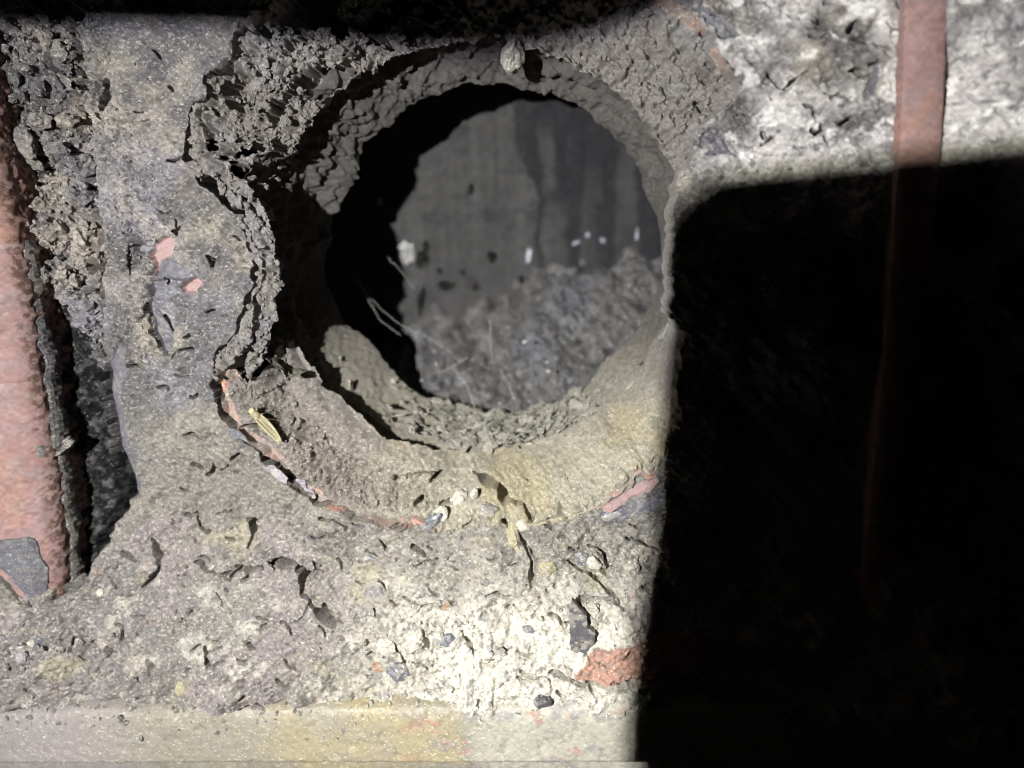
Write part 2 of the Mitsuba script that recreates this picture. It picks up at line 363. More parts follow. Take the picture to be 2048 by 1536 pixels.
BH = lambda py: 92 * max(0.0, min(1.0, (py - 1010) / 420)) ** 1.4       # rough height of the bed at a photograph row
for pts, wd, dp in [
    ([(482, 1133), (551, 1126), (593, 1126), (611, 1140), (607, 1178), (639, 1206), (680, 1234)], 8, 42), ([(307, 1087), (325, 1136), (300, 1164)], 10, 45),
    ([(389, 1035), (394, 1056), (415, 1066)], 5, 32), ([(494, 1038), (506, 1063), (499, 1091)], 6, 34), ([(395, 1122), (440, 1140), (470, 1150), (490, 1132)], 6, 30),
    ([(1006, 1045), (1025, 1060), (1050, 1085), (1064, 1132), (1070, 1150)], 5.5, 34), ([(832, 1132), (873, 1119)], 4, 26), ([(811, 1198), (850, 1204), (907, 1202)], 4, 26),
    ([(973, 1186), (990, 1184), (1006, 1190)], 6, 34), ([(1134, 1124), (1163, 1144), (1200, 1165), (1235, 1192)], 5, 30), ([(1159, 1190), (1200, 1194), (1250, 1206)], 6, 30),
    ([(762, 1078), (770, 1098)], 3, 24), ([(728, 1105), (754, 1116)], 4, 24), ([(1101, 1330), (1147, 1347), (1165, 1356), (1260, 1350), (1310, 1340)], 6, 40), ([(795, 1285), (800, 1312), (812, 1338)], 8, 40),
    ([(650, 1210), (662, 1228), (690, 1240)], 5, 30), ([(1260, 1080), (1290, 1095), (1320, 1100)], 5, 26), ([(1180, 1100), (1200, 1098), (1212, 1112), (1216, 1132)], 6, 36),
    ([(930, 1262), (952, 1295)], 5, 24), ([(848, 1255), (855, 1290)], 4, 28), ([(640, 1040), (668, 1040), (692, 1055)], 5, 30), ([(432, 1275), (440, 1300)], 8, 40), ([(498, 1298), (510, 1302)], 6, 34),
    ([(935, 974), (960, 985), (985, 990), (1008, 1008)], 9, 40), ([(1008, 1008), (1050, 1015), (1066, 1035)], 7, 40), ([(870, 1022), (888, 1012)], 9, 34), ([(850, 985), (868, 965)], 7, 34),
    ([(826, 1025), (838, 1015)], 8, 36), ([(800, 972), (850, 966), (868, 963)], 3, 24), ([(300, 610), (296, 622)], 4, 24), ([(313, 694), (305, 630)], 3, 20), ([(343, 722), (356, 702), (385, 697)], 3, 18),
    ([(262, 530), (272, 500), (290, 492)], 5, 30), ([(268, 550), (262, 530)], 5, 28), ([(1730, 100), (1755, 105), (1765, 110)], 6, 34), ([(1560, 180), (1600, 150)], 3, 20), ([(1690, 70), (1700, 62)], 6, 26), ([(360, 470), (365, 455), (358, 440)], 4, 24),
    ([(1395, 205), (1408, 200)], 5, 30), ([(1392, 226), (1400, 200)], 4, 24), ([(195, 160), (202, 190), (198, 215)], 7, 36), ([(195, 225), (200, 235)], 8, 40), ([(200, 155), (203, 162)], 7, 40), ([(420, 512), (432, 530), (436, 515)], 4, 24),
]:
    groove(pts, wd, dp, 2.0, BH(pts[0][1]))
# many small curled edges, thickest in the mortar bed
r_ = np.random.default_rng(777)
for i in range(160):
    px, py = (r_.uniform(120, 1330), r_.uniform(1030, 1400)) if i < 95 else ((r_.uniform(250, 520), r_.uniform(80, 1000)) if i < 125 else (r_.uniform(1400, 1790), r_.uniform(0, 330)))
    L, a0, bend = r_.uniform(8, 34), r_.uniform(-0.6, 0.9), r_.uniform(-1.6, 1.6)
    pts, a = [(px, py)], a0
    for q in range(4):
        pts.append((pts[-1][0] + L / 4 * math.cos(a), pts[-1][1] + L / 4 * math.sin(a)))
        a += bend / 4
    groove(pts, r_.uniform(1.9, 3.6), r_.uniform(12, 26), 1.6, BH(py), 1, r_.uniform(0, 7))

VOIDM = (rad < srag + 4) & inside
HS = ndimage.gaussian_filter(H, 2)


def h_at(U, V):
    return ndimage.map_coordinates(H, [(np.atleast_1d(V) - V0) / ST, (np.atleast_1d(U) - U0) / ST], order=1, mode='nearest')


def on_wall(px, py, lift=0.0):
    """The point of the relief seen at a point of the photograph: (U, V, h)."""
    h = 0.0
    for _ in range(6):
        U, V = W(px, py, h)
        h = float(ndimage.map_coordinates(HS, [[(V - V0) / ST], [(U - U0) / ST]], order=1, mode='nearest')[0])
    return float(U), float(V), h + lift


# ------------------------------------------------------------------ materials
def uv_of(p):
    return p.x / K + 1024, 768 - p.z / K


def gn(p, size, o=0.0):
    q = 1 / (size * K)
    return tn(p.x * q + o, p.y * q + o * 0.7, p.z * q - o)


def gf(p, size, o=0.0, octaves=3):
    q = 1 / (size * K)
    return tf(p.x * q + o, p.y * q + o * 0.7, p.z * q - o, octaves)


def specks(p, size, lo, hi, o=0.0):  # pale crystal grains, with their sparkle painted in as bright colour
    return ss(lo, hi, gn(p, size, o) * 0.6 + gn(p, size * 0.55, o + 9) * 0.4)


def C(r, g, b):
    return mi.Color3f(r, g, b)


def c_face(p, n, uv):
    U, V = uv_of(p)
    c = mix(C(0.138, 0.133, 0.137), C(0.090, 0.087, 0.090), gf(p, 60, 3.1))
    c = mix(c, C(0.27, 0.245, 0.21), ss(0.48, 0.75, gf(p, 110, 8.0, 4)))
    c = mix(c, C(0.23, 0.222, 0.25), 0.6 * ss(0.56, 0.72, gf(p, 150, 21.0)))
    lime = ss(1330, 1460, U) * ss(0.30, 0.62, gf(p, 95, 5.5, 4)) * ss(520, 300, V)
    c = mix(c, C(0.57, 0.545, 0.54), lime * 0.85)
    c = mix(c, C(0.78, 0.76, 0.75), 0.6 * ss(1330, 1460, U) * ss(520, 300, V) * ss(0.54, 0.66, gf(p, 34, 7.7, 4)))
    tan = ss(0.45, 0.68, gf(p, 80, 14.0, 4)) * ss(700, 450, V) * ss(600, 200, U)
    c = mix(c, C(0.36, 0.32, 0.285), tan * 0.7)
    low = ss(720, 1000, V)
    c = mix(c, C(0.225, 0.21, 0.184), low * 0.75)
    c = mix(c, C(0.10, 0.095, 0.10), 0.7 * ss(0.62, 0.72, gf(p, 14, 31.0)))
    c = c * (0.56 + 0.70 * gn(p, 6.0, 61.0))
    c = mix(c, C(0.62, 0.58, 0.54), 0.26 * specks(p, 5.0, 0.58, 0.74, 2.0))
    return mix(c, C(0.9, 0.88, 0.86), 0.3 * specks(p, 4.2, 0.735, 0.82, 4.0))


def c_bed(p, n, uv):
    U, V = uv_of(p)
    c = mix(C(0.265, 0.248, 0.212), C(0.20, 0.185, 0.162), gf(p, 50, 1.7))
    c = mix(c, C(0.155, 0.143, 0.150), 0.7 * ss(650, 150, U))
    c = mix(c, C(0.215, 0.19, 0.188), ss(0.40, 0.65, gf(p, 160, 12.0)) * ss(800, 450, U))
    c = mix(c, C(0.31, 0.285, 0.19), 0.6 * ss(0.58, 0.74, gf(p, 85, 17.0)))
    w = ss(560, 900, U) * ss(1130, 1300, V) * ss(1330, 1180, U)
    w = w * ss(0.18, 0.62, gf(p, 70, 26.0, 4) + 0.18 * ss(1200, 1390, V))
    c = mix(c, C(0.60, 0.575, 0.50), w * 0.9)
    c = mix(c, C(0.50, 0.475, 0.41), ss(0.52, 0.74, gf(p, 40, 6.2, 4)) * ss(1080, 1230, V) * 0.6)
    c = mix(c, C(0.16, 0.15, 0.165), 0.5 * ss(0.66, 0.73, gf(p, 26, 45.0, 2)))
    c = mix(c, C(0.34, 0.235, 0.19), 0.3 * ss(0.71, 0.80, gf(p, 34, 52.0, 3)))
    c = mix(c, C(0.10, 0.09, 0.085), 0.65 * ss(0.62, 0.72, gf(p, 9, 33.0, 2)))
    c = c * (0.70 + 0.55 * gn(p, 6.0, 63.0))
    c = mix(c, C(0.70, 0.665, 0.575), 0.32 * specks(p, 5.0, 0.56, 0.74, 7.5))
    return mix(c, C(0.92, 0.88, 0.78), 0.4 * specks(p, 4.2, 0.70, 0.80, 2.5))


def c_socket(p, n, uv):
    U, V = uv_of(p)
    c = mix(C(0.235, 0.218, 0.205), C(0.16, 0.147, 0.138), gf(p, 30, 2.2))
    c = mix(c, C(0.235, 0.235, 0.25), 0.5 * ss(0.5, 0.7, gf(p, 90, 4.4)))
    d = ss(690, 930, V + 120 * (gf(p, 80, 7.0) - 0.5))
    tanc = mix(C(0.36, 0.335, 0.265), C(0.27, 0.25, 0.20), gf(p, 45, 9.0))
    tanc = mix(tanc, C(0.34, 0.295, 0.18), 0.6 * ss(0.5, 0.68, gf(p, 120, 13.0)))
    tanc = mix(tanc, C(0.215, 0.192, 0.172), ss(860, 600, U))
    c = mix(c, tanc, d)
    c = c * (0.70 + 0.58 * gn(p, 6.0, 65.0))
    return mix(c, C(0.72, 0.68, 0.58), 0.6 * specks(p, 3.6, 0.66, 0.76, 1.5) * (0.15 + 0.85 * d))


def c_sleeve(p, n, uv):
    # soot painted darker to deepen the shade inside; pale dust on its floor
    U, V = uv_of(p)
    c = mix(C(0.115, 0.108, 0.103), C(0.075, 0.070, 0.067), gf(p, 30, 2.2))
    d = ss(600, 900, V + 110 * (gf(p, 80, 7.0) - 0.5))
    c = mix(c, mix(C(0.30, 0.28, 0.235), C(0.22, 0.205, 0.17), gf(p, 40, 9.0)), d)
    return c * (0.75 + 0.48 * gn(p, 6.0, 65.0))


def c_rim(p, n, uv):
    c = mix(C(0.33, 0.235, 0.205), C(0.26, 0.225, 0.20), ss(0.35, 0.62, gf(p, 26, 2.0)))
    c = mix(c, C(0.47, 0.26, 0.19), ss(0.56, 0.74, gf(p, 34, 7.0)))
    return mix(c, C(0.55, 0.48, 0.40), 0.6 * specks(p, 5, 0.62, 0.74, 3.0))


def c_joint(p, n, uv):  # near-black base stands in for the shade down in the gully
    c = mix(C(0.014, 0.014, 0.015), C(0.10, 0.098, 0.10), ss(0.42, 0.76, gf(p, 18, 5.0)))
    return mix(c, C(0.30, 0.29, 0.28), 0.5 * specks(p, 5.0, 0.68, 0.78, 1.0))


def c_slate(p, n, uv):
    c = mix(C(0.118, 0.110, 0.133), C(0.140, 0.142, 0.155), gf(p, 28, 6.0))
    c = c * (0.75 + 0.45 * gn(p, 6.0, 66.0))
    c = mix(c, C(0.20, 0.19, 0.18), 0.6 * ss(0.50, 0.68, gf(p, 14, 2.0, 4)))
    return mix(c, C(0.7, 0.68, 0.66), 0.3 * specks(p, 4.2, 0.68, 0.80, 8.0))


def c_pink(p, n, uv):
    c = mix(C(0.38, 0.25, 0.24), C(0.32, 0.235, 0.235), gf(p, 20, 3.0))
    return mix(c, C(0.30, 0.19, 0.17), 0.7 * ss(0.55, 0.7, gf(p, 9, 5.0)))


def c_brick(p, n, uv):
    c = mix(C(0.44, 0.25, 0.185), C(0.38, 0.245, 0.20), gf(p, 30, 3.0))
    c = mix(c, C(0.26, 0.2, 0.18), 0.7 * ss(0.54, 0.68, gf(p, 14, 5.0)))
    return mix(c, C(0.6, 0.52, 0.45), 0.6 * specks(p, 5.0, 0.64, 0.74, 3.3))


def dusty(fn, rough=0.75, spec=0.25):
    return {'type': 'twosided', 'bsdf': {'type': 'principled', 'base_color': mikit.proc(fn), 'roughness': rough, 'specular': spec}}


def plain(r, g, b, rough=0.7, spec=0.3, var=0.35, size=14, dark=0.45, dust=0.5):
    off = (r * 37 + g * 11 + b * 71) % 5

    def fn(p, n, uv):
        c = mix(C(r, g, b), C(r * (1 - var), g * (1 - var), b * (1 - var)), gf(p, size, off))
        c = mix(c, C(r * dark, g * dark, b * dark), 0.8 * ss(0.58, 0.72, gf(p, size * 0.5, off + 3)))
        c = mix(c, C(0.42, 0.39, 0.33), dust * ss(0.46, 0.64, gf(p, 16, off + 8)))
        return mix(c, C(0.75, 0.72, 0.66), 0.45 * specks(p, 4.6, 0.66, 0.78, off + 5))
    return dusty(fn, rough, spec)


scene['m_face'] = dusty(c_face, 0.75, 0.2)
scene['m_bed'] = dusty(c_bed, 0.75, 0.2)
scene['m_socket'] = dusty(c_socket, 0.8, 0.15)
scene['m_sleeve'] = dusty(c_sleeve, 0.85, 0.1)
scene['m_rim'] = dusty(c_rim)
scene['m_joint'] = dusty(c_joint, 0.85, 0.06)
scene['m_slate'] = dusty(c_slate, 0.5, 0.35)
scene['m_pink'] = dusty(c_pink)
scene['m_brick'] = dusty(c_brick)

# ------------------------------------------------------------------ meshes of the relief
hf = H.copy()
P3 = world(GU, GV, hf).reshape(-1, 3)
cell_ok = ~(VOIDM[:-1, :-1] & VOIDM[1:, :-1] & VOIDM[:-1, 1:] & VOIDM[1:, 1:])
span = np.maximum.reduce([hf[:-1, :-1], hf[1:, :-1], hf[:-1, 1:], hf[1:, 1:]]) - np.minimum.reduce([hf[:-1, :-1], hf[1:, :-1], hf[:-1, 1:], hf[1:, 1:]])
near_lip = (ang > math.radians(153)) | (ang < -math.radians(152))
cell_ok &= ~(ndimage.binary_dilation((span > 26) & near_lip[:-1, :-1] & (SDO > -4)[:-1, :-1] & (SDO < 70)[:-1, :-1] & (GV < 760)[:-1, :-1], iterations=1))
split_u, split_v = int((1450 - U0) / ST), int((520 - V0) / ST)
split_u -= split_u % 3; split_v -= split_v % 3
coarse = np.zeros_like(cell_ok); coarse[split_v:, split_u:] = True
CC = CLS[:-1, :-1]


def cells_mesh(mask, step=1):
    j, i = np.nonzero(mask)
    if step > 1:
        keep = (i % step == 0) & (j % step == 0) & (i + step < NU) & (j + step < NV)
        i, j = i[keep], j[keep]
    a, b, c, d = j * NU + i, j * NU + i + step, (j + step) * NU + i + step, (j + step) * NU + i
    f = np.vstack([np.stack([a, d, c], 1), np.stack([a, c, b], 1)])
    ids, f = np.unique(f, return_inverse=True)
    return trimesh.Trimesh(P3[ids], f.reshape(-1, 3), process=False)


v_end = W(1000, 1418, 92)[1]
live = cell_ok & (GV[:-1, :-1] < v_end)


def relief(key, mask, m):
    parts = []
    fine_m, rough_m = mask & live & ~coarse, mask & live & coarse
    if fine_m.any():
        parts.append(cells_mesh(fine_m))
    if rough_m.any():
        q = cells_mesh(rough_m, 3)
        if len(q.faces):
            parts.append(q)
    scene[key] = mikit.ply(trimesh.util.concatenate(parts), m, smooth=True)


# islands of exposed coat: each connected spot is a part of its own
def islands(cls, base, m, lab=None, least=60, other=FACE):
    mask = (CC == cls) & live
    lab_a, n = ndimage.label(mask)
    sizes = ndimage.sum(mask, lab_a, range(1, n + 1)) if n else []
    k = 0
    for q in np.argsort(sizes)[::-1]:
        one = lab_a == q + 1
        if sizes[q] < least:
            CC[one] = other
            continue
        scene[base + (f'_{k:03d}' if k else '')] = mikit.ply(cells_mesh(one), m)
        k += 1


CC = CC.copy()
islands(SLATE, 'masonry_wall__bare_slate_coat', 'm_slate')
islands(PINK, 'masonry_wall__bare_red_coat', 'm_pink')
islands(BRICK, 'masonry_wall__brick_piece', 'm_brick')
islands(RIM, 'round_pipe__rim', 'm_rim', None, 120, SOCKET)
relief('masonry_wall__crust', CC == FACE, 'm_face')
relief('masonry_wall__mortar_bed', CC == BED, 'm_bed')
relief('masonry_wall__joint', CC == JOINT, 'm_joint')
relief('round_pipe__socket', CC == SOCKET, 'm_socket')
labels['masonry_wall'] = {'label': 'soot-stained wall with flaking grey crust and limey mortar around the round hole', 'category': 'wall'}
labels['masonry_wall__joint'] = {'label': 'deep joint beside the left red bar, its shade painted near black'}
labels['masonry_wall__mortar_bed'] = {'label': 'crumbly pale mortar bed under the hole'}
labels['round_pipe'] = {'label': 'round pipe mouth crusted with dark soot, set in the wall', 'category': 'pipe'}

# ------------------------------------------------------------------ the sleeve inside the hole, and the chamber behind it
na, nd = 860, 130
A = np.linspace(0, 2 * math.pi, na, endpoint=False)
dep = np.linspace(SD0 - 50, END, nd)
AA, DD = np.meshgrid(A, dep)
rs = np.random.default_rng(5)


def ring_noise(size_a, size_d, seed):
    r = np.random.default_rng(seed)
    ka, kd = max(4, int(2 * math.pi * s_r / size_a)), int((END - SD0) / size_d) + 5
    low = r.standard_normal((kd, ka)).astype(np.float32)
    y = (DD - SD0 + 20) / size_d + 1; x = AA / (2 * math.pi) * ka
    return ndimage.map_coordinates(low, [y, x], order=3, mode='grid-wrap') / 0.75


cu = np.interp(dep, [SD0, END], [sc_u, e_u])[:, None]
cv = np.interp(dep, [SD0, END], [sc_v, e_v])[:, None]
upr = sstep(-0.02, 0.4, np.sin(AA) - 0.2 * np.cos(AA))
t_ = (DD - SD0) / (END - SD0)
gap = np.clip(np.maximum(0.75 * upr, 0.32 * sstep(0.35, -0.1, np.sin(AA)) * sstep(0.25, -0.15, np.cos(AA))), 0, 1)
leftb = np.exp(-(((AA - math.radians(182) + math.pi) % (2 * math.pi) - math.pi) / math.radians(21)) ** 2)
brow = np.exp(-((AA - math.radians(145)) / math.radians(22)) ** 2)
rr = s_r + (e_r - s_r) * t_ + (34 * gap + 6) * (1 - t_) + leftb * (60 - 25 * t_) - 20 * brow * np.clip(t_, 0, 1) - 16 * np.exp(-((AA - math.radians(222)) / math.radians(14)) ** 2) * np.clip(t_, 0, 1) + 4 * ring_noise(160, 120, 6) + 5 * ring_noise(70, 90, 16) + (0.9 * ring_noise(8, 8, 7) + 0.6 * ring_noise(15, 15, 8)) + upr * (4.5 * ring_noise(34, 20, 9) + 3.2 * ring_noise(15, 12, 10) + 1.5 * ring_noise(8, 7, 14) - 4) * (1 - 0.55 * sstep(0.8, 1.0, t_)) + 10 * sstep(0.06, 0.0, t_) * (1 - upr)
step_l = sstep(0.35, -0.1, np.sin(AA)) * sstep(0.25, -0.15, np.cos(AA))
rr = rr + 7 * sstep(0.97, 1.0, t_)
sl = world(cu + rr * np.cos(AA), cv - rr * np.sin(AA), -DD).reshape(-1, 3)


def loft_faces(n_rows, n_cols, wrap=True):
    j, i = np.meshgrid(np.arange(n_rows - 1), np.arange(n_cols if wrap else n_cols - 1), indexing='ij')
    a, b = j * n_cols + i, j * n_cols + (i + 1) % n_cols
    return np.stack([a, b, b + n_cols, a + n_cols], -1).reshape(-1, 4)


sv, sf, _ = __import__('meshkit').arrays((sl, loft_faces(nd, na)))
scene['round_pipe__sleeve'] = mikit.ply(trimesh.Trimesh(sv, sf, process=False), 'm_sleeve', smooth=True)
# hollow behind the overhanging left lip
hA = np.linspace(math.radians(150), math.radians(212), 240); hD = np.linspace(6, SD0 + 14, 70)
HA, HD = np.meshgrid(hA, hD)
hr = s_r + 6 + 62 * np.sin(np.pi * np.clip((HA - hA[0]) / (hA[-1] - hA[0]), 0, 1)) ** 0.6 * (1 - sstep(120, SD0 + 10, HD)) + 26 * (meshkit.fbm(np.stack([HA * 22, HD / 18, HA * 0], -1), 4, 3) - 0.5)
v, f, _ = meshkit.arrays((world(sc_u + hr * np.cos(HA), sc_v - hr * np.sin(HA), -HD).reshape(-1, 3), loft_faces(*HA.shape, False)))
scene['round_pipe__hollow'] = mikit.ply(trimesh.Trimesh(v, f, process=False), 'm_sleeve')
# collar at the far end: widens into the chamber
ring = [sl[-na:]]
for dd, ex in ((END + 12, 40), (END + 14, 700)):
    ring.append(world(cu[-1] + (e_r + 6 + 35 * leftb[-1] - 20 * brow[-1] * (ex < 100) + ex) * np.cos(A), cv[-1] - (e_r + 6 + 35 * leftb[-1] - 20 * brow[-1] * (ex < 100) + ex) * np.sin(A), -dd))
v, f, _ = __import__('meshkit').arrays((np.vstack(ring), loft_faces(3, na)))
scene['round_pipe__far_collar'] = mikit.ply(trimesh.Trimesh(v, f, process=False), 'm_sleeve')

BACK = 645.0


def c_back(p, n, uv):
    U, V = uv_of(p)
    w = 50 * (gf(p, 150, 3.0) - 0.5) + 26 * (gf(p, 34, 5.0) - 0.5)
    u = U + w
    c = mix(C(0.078, 0.077, 0.077), C(0.062, 0.0615, 0.063), gf(p, 90, 1.0))
    dark = C(0.027, 0.0265, 0.031)
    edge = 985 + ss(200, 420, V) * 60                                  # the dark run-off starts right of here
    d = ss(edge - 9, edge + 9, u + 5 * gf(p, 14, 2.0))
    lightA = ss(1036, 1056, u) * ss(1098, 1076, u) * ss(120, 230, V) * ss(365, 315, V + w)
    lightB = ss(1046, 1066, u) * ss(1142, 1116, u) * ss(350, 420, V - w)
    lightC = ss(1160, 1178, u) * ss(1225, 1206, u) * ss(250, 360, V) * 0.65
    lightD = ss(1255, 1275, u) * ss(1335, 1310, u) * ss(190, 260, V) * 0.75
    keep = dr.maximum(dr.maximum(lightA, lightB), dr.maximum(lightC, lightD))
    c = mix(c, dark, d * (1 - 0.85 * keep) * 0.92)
    run = tf(p.x / (16 * K), p.z / (260 * K), 3.0, 4)
    c = c * (0.72 + 0.55 * run) * (0.80 + 0.40 * gf(p, 26, 23.0, 4)) * (0.86 + 0.28 * gn(p, 8.0, 69.0))
    c = mix(c, C(0.035, 0.034, 0.035), 0.6 * ss(0.60, 0.72, gf(p, 60, 33.0, 4)))
    return mix(c, C(0.045, 0.044, 0.045), 0.5 * ss(0.66, 0.74, gf(p, 22, 14.0, 2)))


scene['m_back'] = dusty(c_back, 0.9, 0.05)
bu, bv = np.meshgrid(np.linspace(50, 1950, 190), np.linspace(-400, 1500, 190))
import meshkit
bh = -BACK + 7 * (meshkit.fbm(np.stack([bu / 140, bv / 140, bu * 0], -1), 3, 4) - 0.5)
v, f, _ = meshkit.arrays((world(bu, bv, bh).reshape(-1, 3), loft_faces(190, 190, False)))
scene['back_plate__face'] = mikit.ply(trimesh.Trimesh(v, f, process=False), 'm_back', smooth=True)
labels['back_plate'] = {'label': 'smooth grey back plate with dark run-off stains at the end of the pipe', 'category': 'plate'}


# ------------------------------------------------------------------ small builders
def stone_mesh(U, V, h, ru, rv, rh, seed, sub=3, rough=0.34, cut=6, rot=None):
    """A broken stone: a ball with flats knocked off and a gritty surface."""
    r = np.random.default_rng(seed)
    m = trimesh.creation.icosphere(subdivisions=sub)
    p = np.array(m.vertices)
    for _ in range(cut):
        d = r.standard_normal(3); d /= np.linalg.norm(d)
        q = r.uniform(0.62, 0.88)
        over = np.maximum(p @ d - q, 0)
        p -= over[:, None] * d * 0.92
    p *= (1 + rough * (meshkit.fbm(np.array(m.vertices) * 2.2 + seed, 4, seed) - 0.5) * 1.6)[:, None]
    p *= (1 + 0.10 * (meshkit.noise(np.array(m.vertices) * 9 + seed, seed) - 0.5))[:, None]
    a = r.uniform(0, 6.28) if rot is None else rot
    x, y, zz = p[:, 0] * ru, p[:, 1] * rv, p[:, 2] * rh
    x, y = x * math.cos(a) - y * math.sin(a), x * math.sin(a) + y * math.cos(a)
    return trimesh.Trimesh(world(U + x, V + y, h + zz), m.faces[:, ::-1], process=False)


def flake_mesh(poly, h0, thick, seed, curl=4.0, bump=3.2):
    """A curled flake with a ragged outline: top and bottom skins and an edge."""
    r = np.random.default_rng(seed)
    g = Polygon(poly).buffer(0)
    ring = np.array(g.exterior.segmentize(5).coords)[:-1]
    nn = meshkit.fbm(np.c_[ring / 9, np.full(len(ring), seed)], 3, seed) - 0.5
    mm = meshkit.fbm(np.c_[ring / 9, np.full(len(ring), seed + 50)], 3, seed) - 0.5
    g = Polygon(ring + np.stack([nn, mm], 1) * 7).buffer(0)
    if g.geom_type != 'Polygon':
        g = max(g.geoms, key=lambda q: q.area)
    v, f = trimesh.creation.triangulate_polygon(Polygon(g.exterior.segmentize(6)), engine='earcut')
    v, f = trimesh.remesh.subdivide_to_size(np.c_[v, np.zeros(len(v))], f, 5.0, max_iter=14)
    m = trimesh.Trimesh(v, f, process=False)
    m.merge_vertices()
    v = np.array(m.vertices)[:, :2]
    c = v.mean(0)
    q = np.linalg.norm(v - c, axis=1) / max(1e-6, np.linalg.norm(v - c, axis=1).max())
    base = h0 if np.isscalar(h0) else h0(v)
    top = base + curl * q ** 2 + bump * (meshkit.fbm(np.c_[v / 9, v[:, 0] * 0 + seed], 4, seed) - 0.5)
    n = len(v)
    pts = np.vstack([world(v[:, 0], v[:, 1], top), world(v[:, 0], v[:, 1], top - thick)])
    ed = m.edges_sorted[trimesh.grouping.group_rows(m.edges_sorted, require_count=1)]
    fa = np.vstack([m.faces, m.faces[:, ::-1] + n, np.c_[ed[:, 0], ed[:, 1], ed[:, 1] + n], np.c_[ed[:, 0], ed[:, 1] + n, ed[:, 0] + n]])
    return trimesh.Trimesh(pts, fa, process=False)


def tag(key, label, cat, group=None, kind=None):
    labels[key] = {'label': label, 'category': cat}
    if group:
        labels[key]['group'] = group
    if kind:
        labels[key]['kind'] = kind


CRUMB = []
for i in range(8):
    m = trimesh.creation.icosphere(subdivisions=1)
    p = np.array(m.vertices) * np.random.default_rng(100 + i).uniform(0.5, 1.3, (len(m.vertices), 1)) * np.random.default_rng(200 + i).uniform(0.5, 1.35, (1, 3))
    CRUMB.append((p, np.array(m.faces)))
ICO = []
for i in range(8):
    m = trimesh.creation.icosahedron()
    ICO.append((np.array(m.vertices) * np.random.default_rng(300 + i).uniform(0.5, 1.35, (12, 1)) * np.random.default_rng(400 + i).uniform(0.55, 1.3, (1, 3)), np.array(m.faces)))


def crumbs(U, V, h, size, seed, flat=1.0, big=7.0):
    r = np.random.default_rng(seed)
    vs, fs, n = [], [], 0
    for i in range(len(U)):
        p, f = (CRUMB if size[i] > big else ICO)[r.integers(8)]
        q, _ = np.linalg.qr(r.standard_normal((3, 3)))
        x = p @ q * size[i]
        x = x * [1, 1, flat]
        vs.append(world(U[i] + x[:, 0], V[i] + x[:, 1], h[i] + x[:, 2])); fs.append(f + n); n += len(p)
    return trimesh.Trimesh(np.vstack(vs), np.vstack(fs), process=False)


# ------------------------------------------------------------------ debris in the chamber
gd = 3.0
du, dv = np.meshgrid(np.arange(560, 1560, gd), np.arange(480, 925, gd))
rr_ = np.random.default_rng(17)


def gnoise(size, seed):
    r = np.random.default_rng(seed)
    low = r.standard_normal((int(du.shape[0] * gd / size) + 6, int(du.shape[1] * gd / size) + 6)).astype(np.float32)
    return ndimage.map_coordinates(low, [(dv - 480) / size + 2, (du - 560) / size + 2], order=3) / 0.75


crest = np.interp(du, [560, 645, 760, 931, 1074, 1217, 1360, 1560], [760, 723, 666, 637, 566, 537, 530, 510]) + 14 * gnoise(90, 1) + 7 * gnoise(30, 2)
front = 915.0
tt = (dv - crest) / (front - crest)
ddepth = BACK + 8 - (BACK - 322) * tt
dh = -ddepth + 9 * gnoise(60, 3) + 7 * gnoise(26, 4) + 3.0 * gnoise(12, 5) + 1.4 * gnoise(6.5, 6)


def c_debris(p, n, uv):
    c = mix(C(0.145, 0.140, 0.138), C(0.10, 0.098, 0.098), gf(p, 34, 2.0))
    c = mix(c, C(0.14, 0.14, 0.165), 0.6 * ss(0.5, 0.66, gf(p, 120, 6.0)))
    c = mix(c, C(0.24, 0.24, 0.235), 0.6 * ss(0.52, 0.74, gf(p, 34, 9.0, 4)))
    c = mix(c, C(0.05, 0.048, 0.05), 0.75 * ss(0.60, 0.70, gf(p, 18, 15.0)))
    return mix(c, C(0.70, 0.68, 0.64), 0.3 * specks(p, 8.0, 0.68, 0.80, 3.0))


scene['m_debris'] = dusty(c_debris, 0.85, 0.08)
v, f, _ = meshkit.arrays((world(du, dv, dh).reshape(-1, 3), loft_faces(*du.shape, False)))
scene['debris_heap__fines'] = mikit.ply(trimesh.Trimesh(v, f, process=False), 'm_debris', smooth=True)
n = 500
U = rr_.uniform(620, 1500, n); V = rr_.uniform(560, 912, n)
hh = ndimage.map_coordinates(dh, [(V - 480) / gd, (U - 560) / gd], order=1)
ok = (V > np.interp(U, [560, 645, 760, 931, 1074, 1217, 1360, 1560], [760, 723, 666, 637, 566, 537, 530, 510]) - 6)
scene['debris_heap__crumbs'] = mikit.ply(crumbs(U[ok], V[ok], hh[ok] + 2, rr_.gamma(1.4, 1.7, n)[ok] + 1.2, 18), 'm_debris')
labels['debris_heap'] = {'label': 'heap of grey soot and crumbs lying at the far end inside the pipe', 'category': 'debris', 'kind': 'stuff'}
labels['debris_heap__crumbs'] = {'kind': 'stuff'}
# floor of the chamber, so nothing is open behind the heap
fl_u, fl_v = np.meshgrid([300.0, 1900.0], [0.0, 1.0])
floor_pts = np.array([[300, 1000, -318], [1900, 1000, -318], [1900, 1000, -645], [300, 1000, -645]], float)
scene['back_plate__floor'] = mikit.ply(trimesh.Trimesh(world(*floor_pts.T), [[0, 1, 2], [0, 2, 3]], process=False), 'm_back')

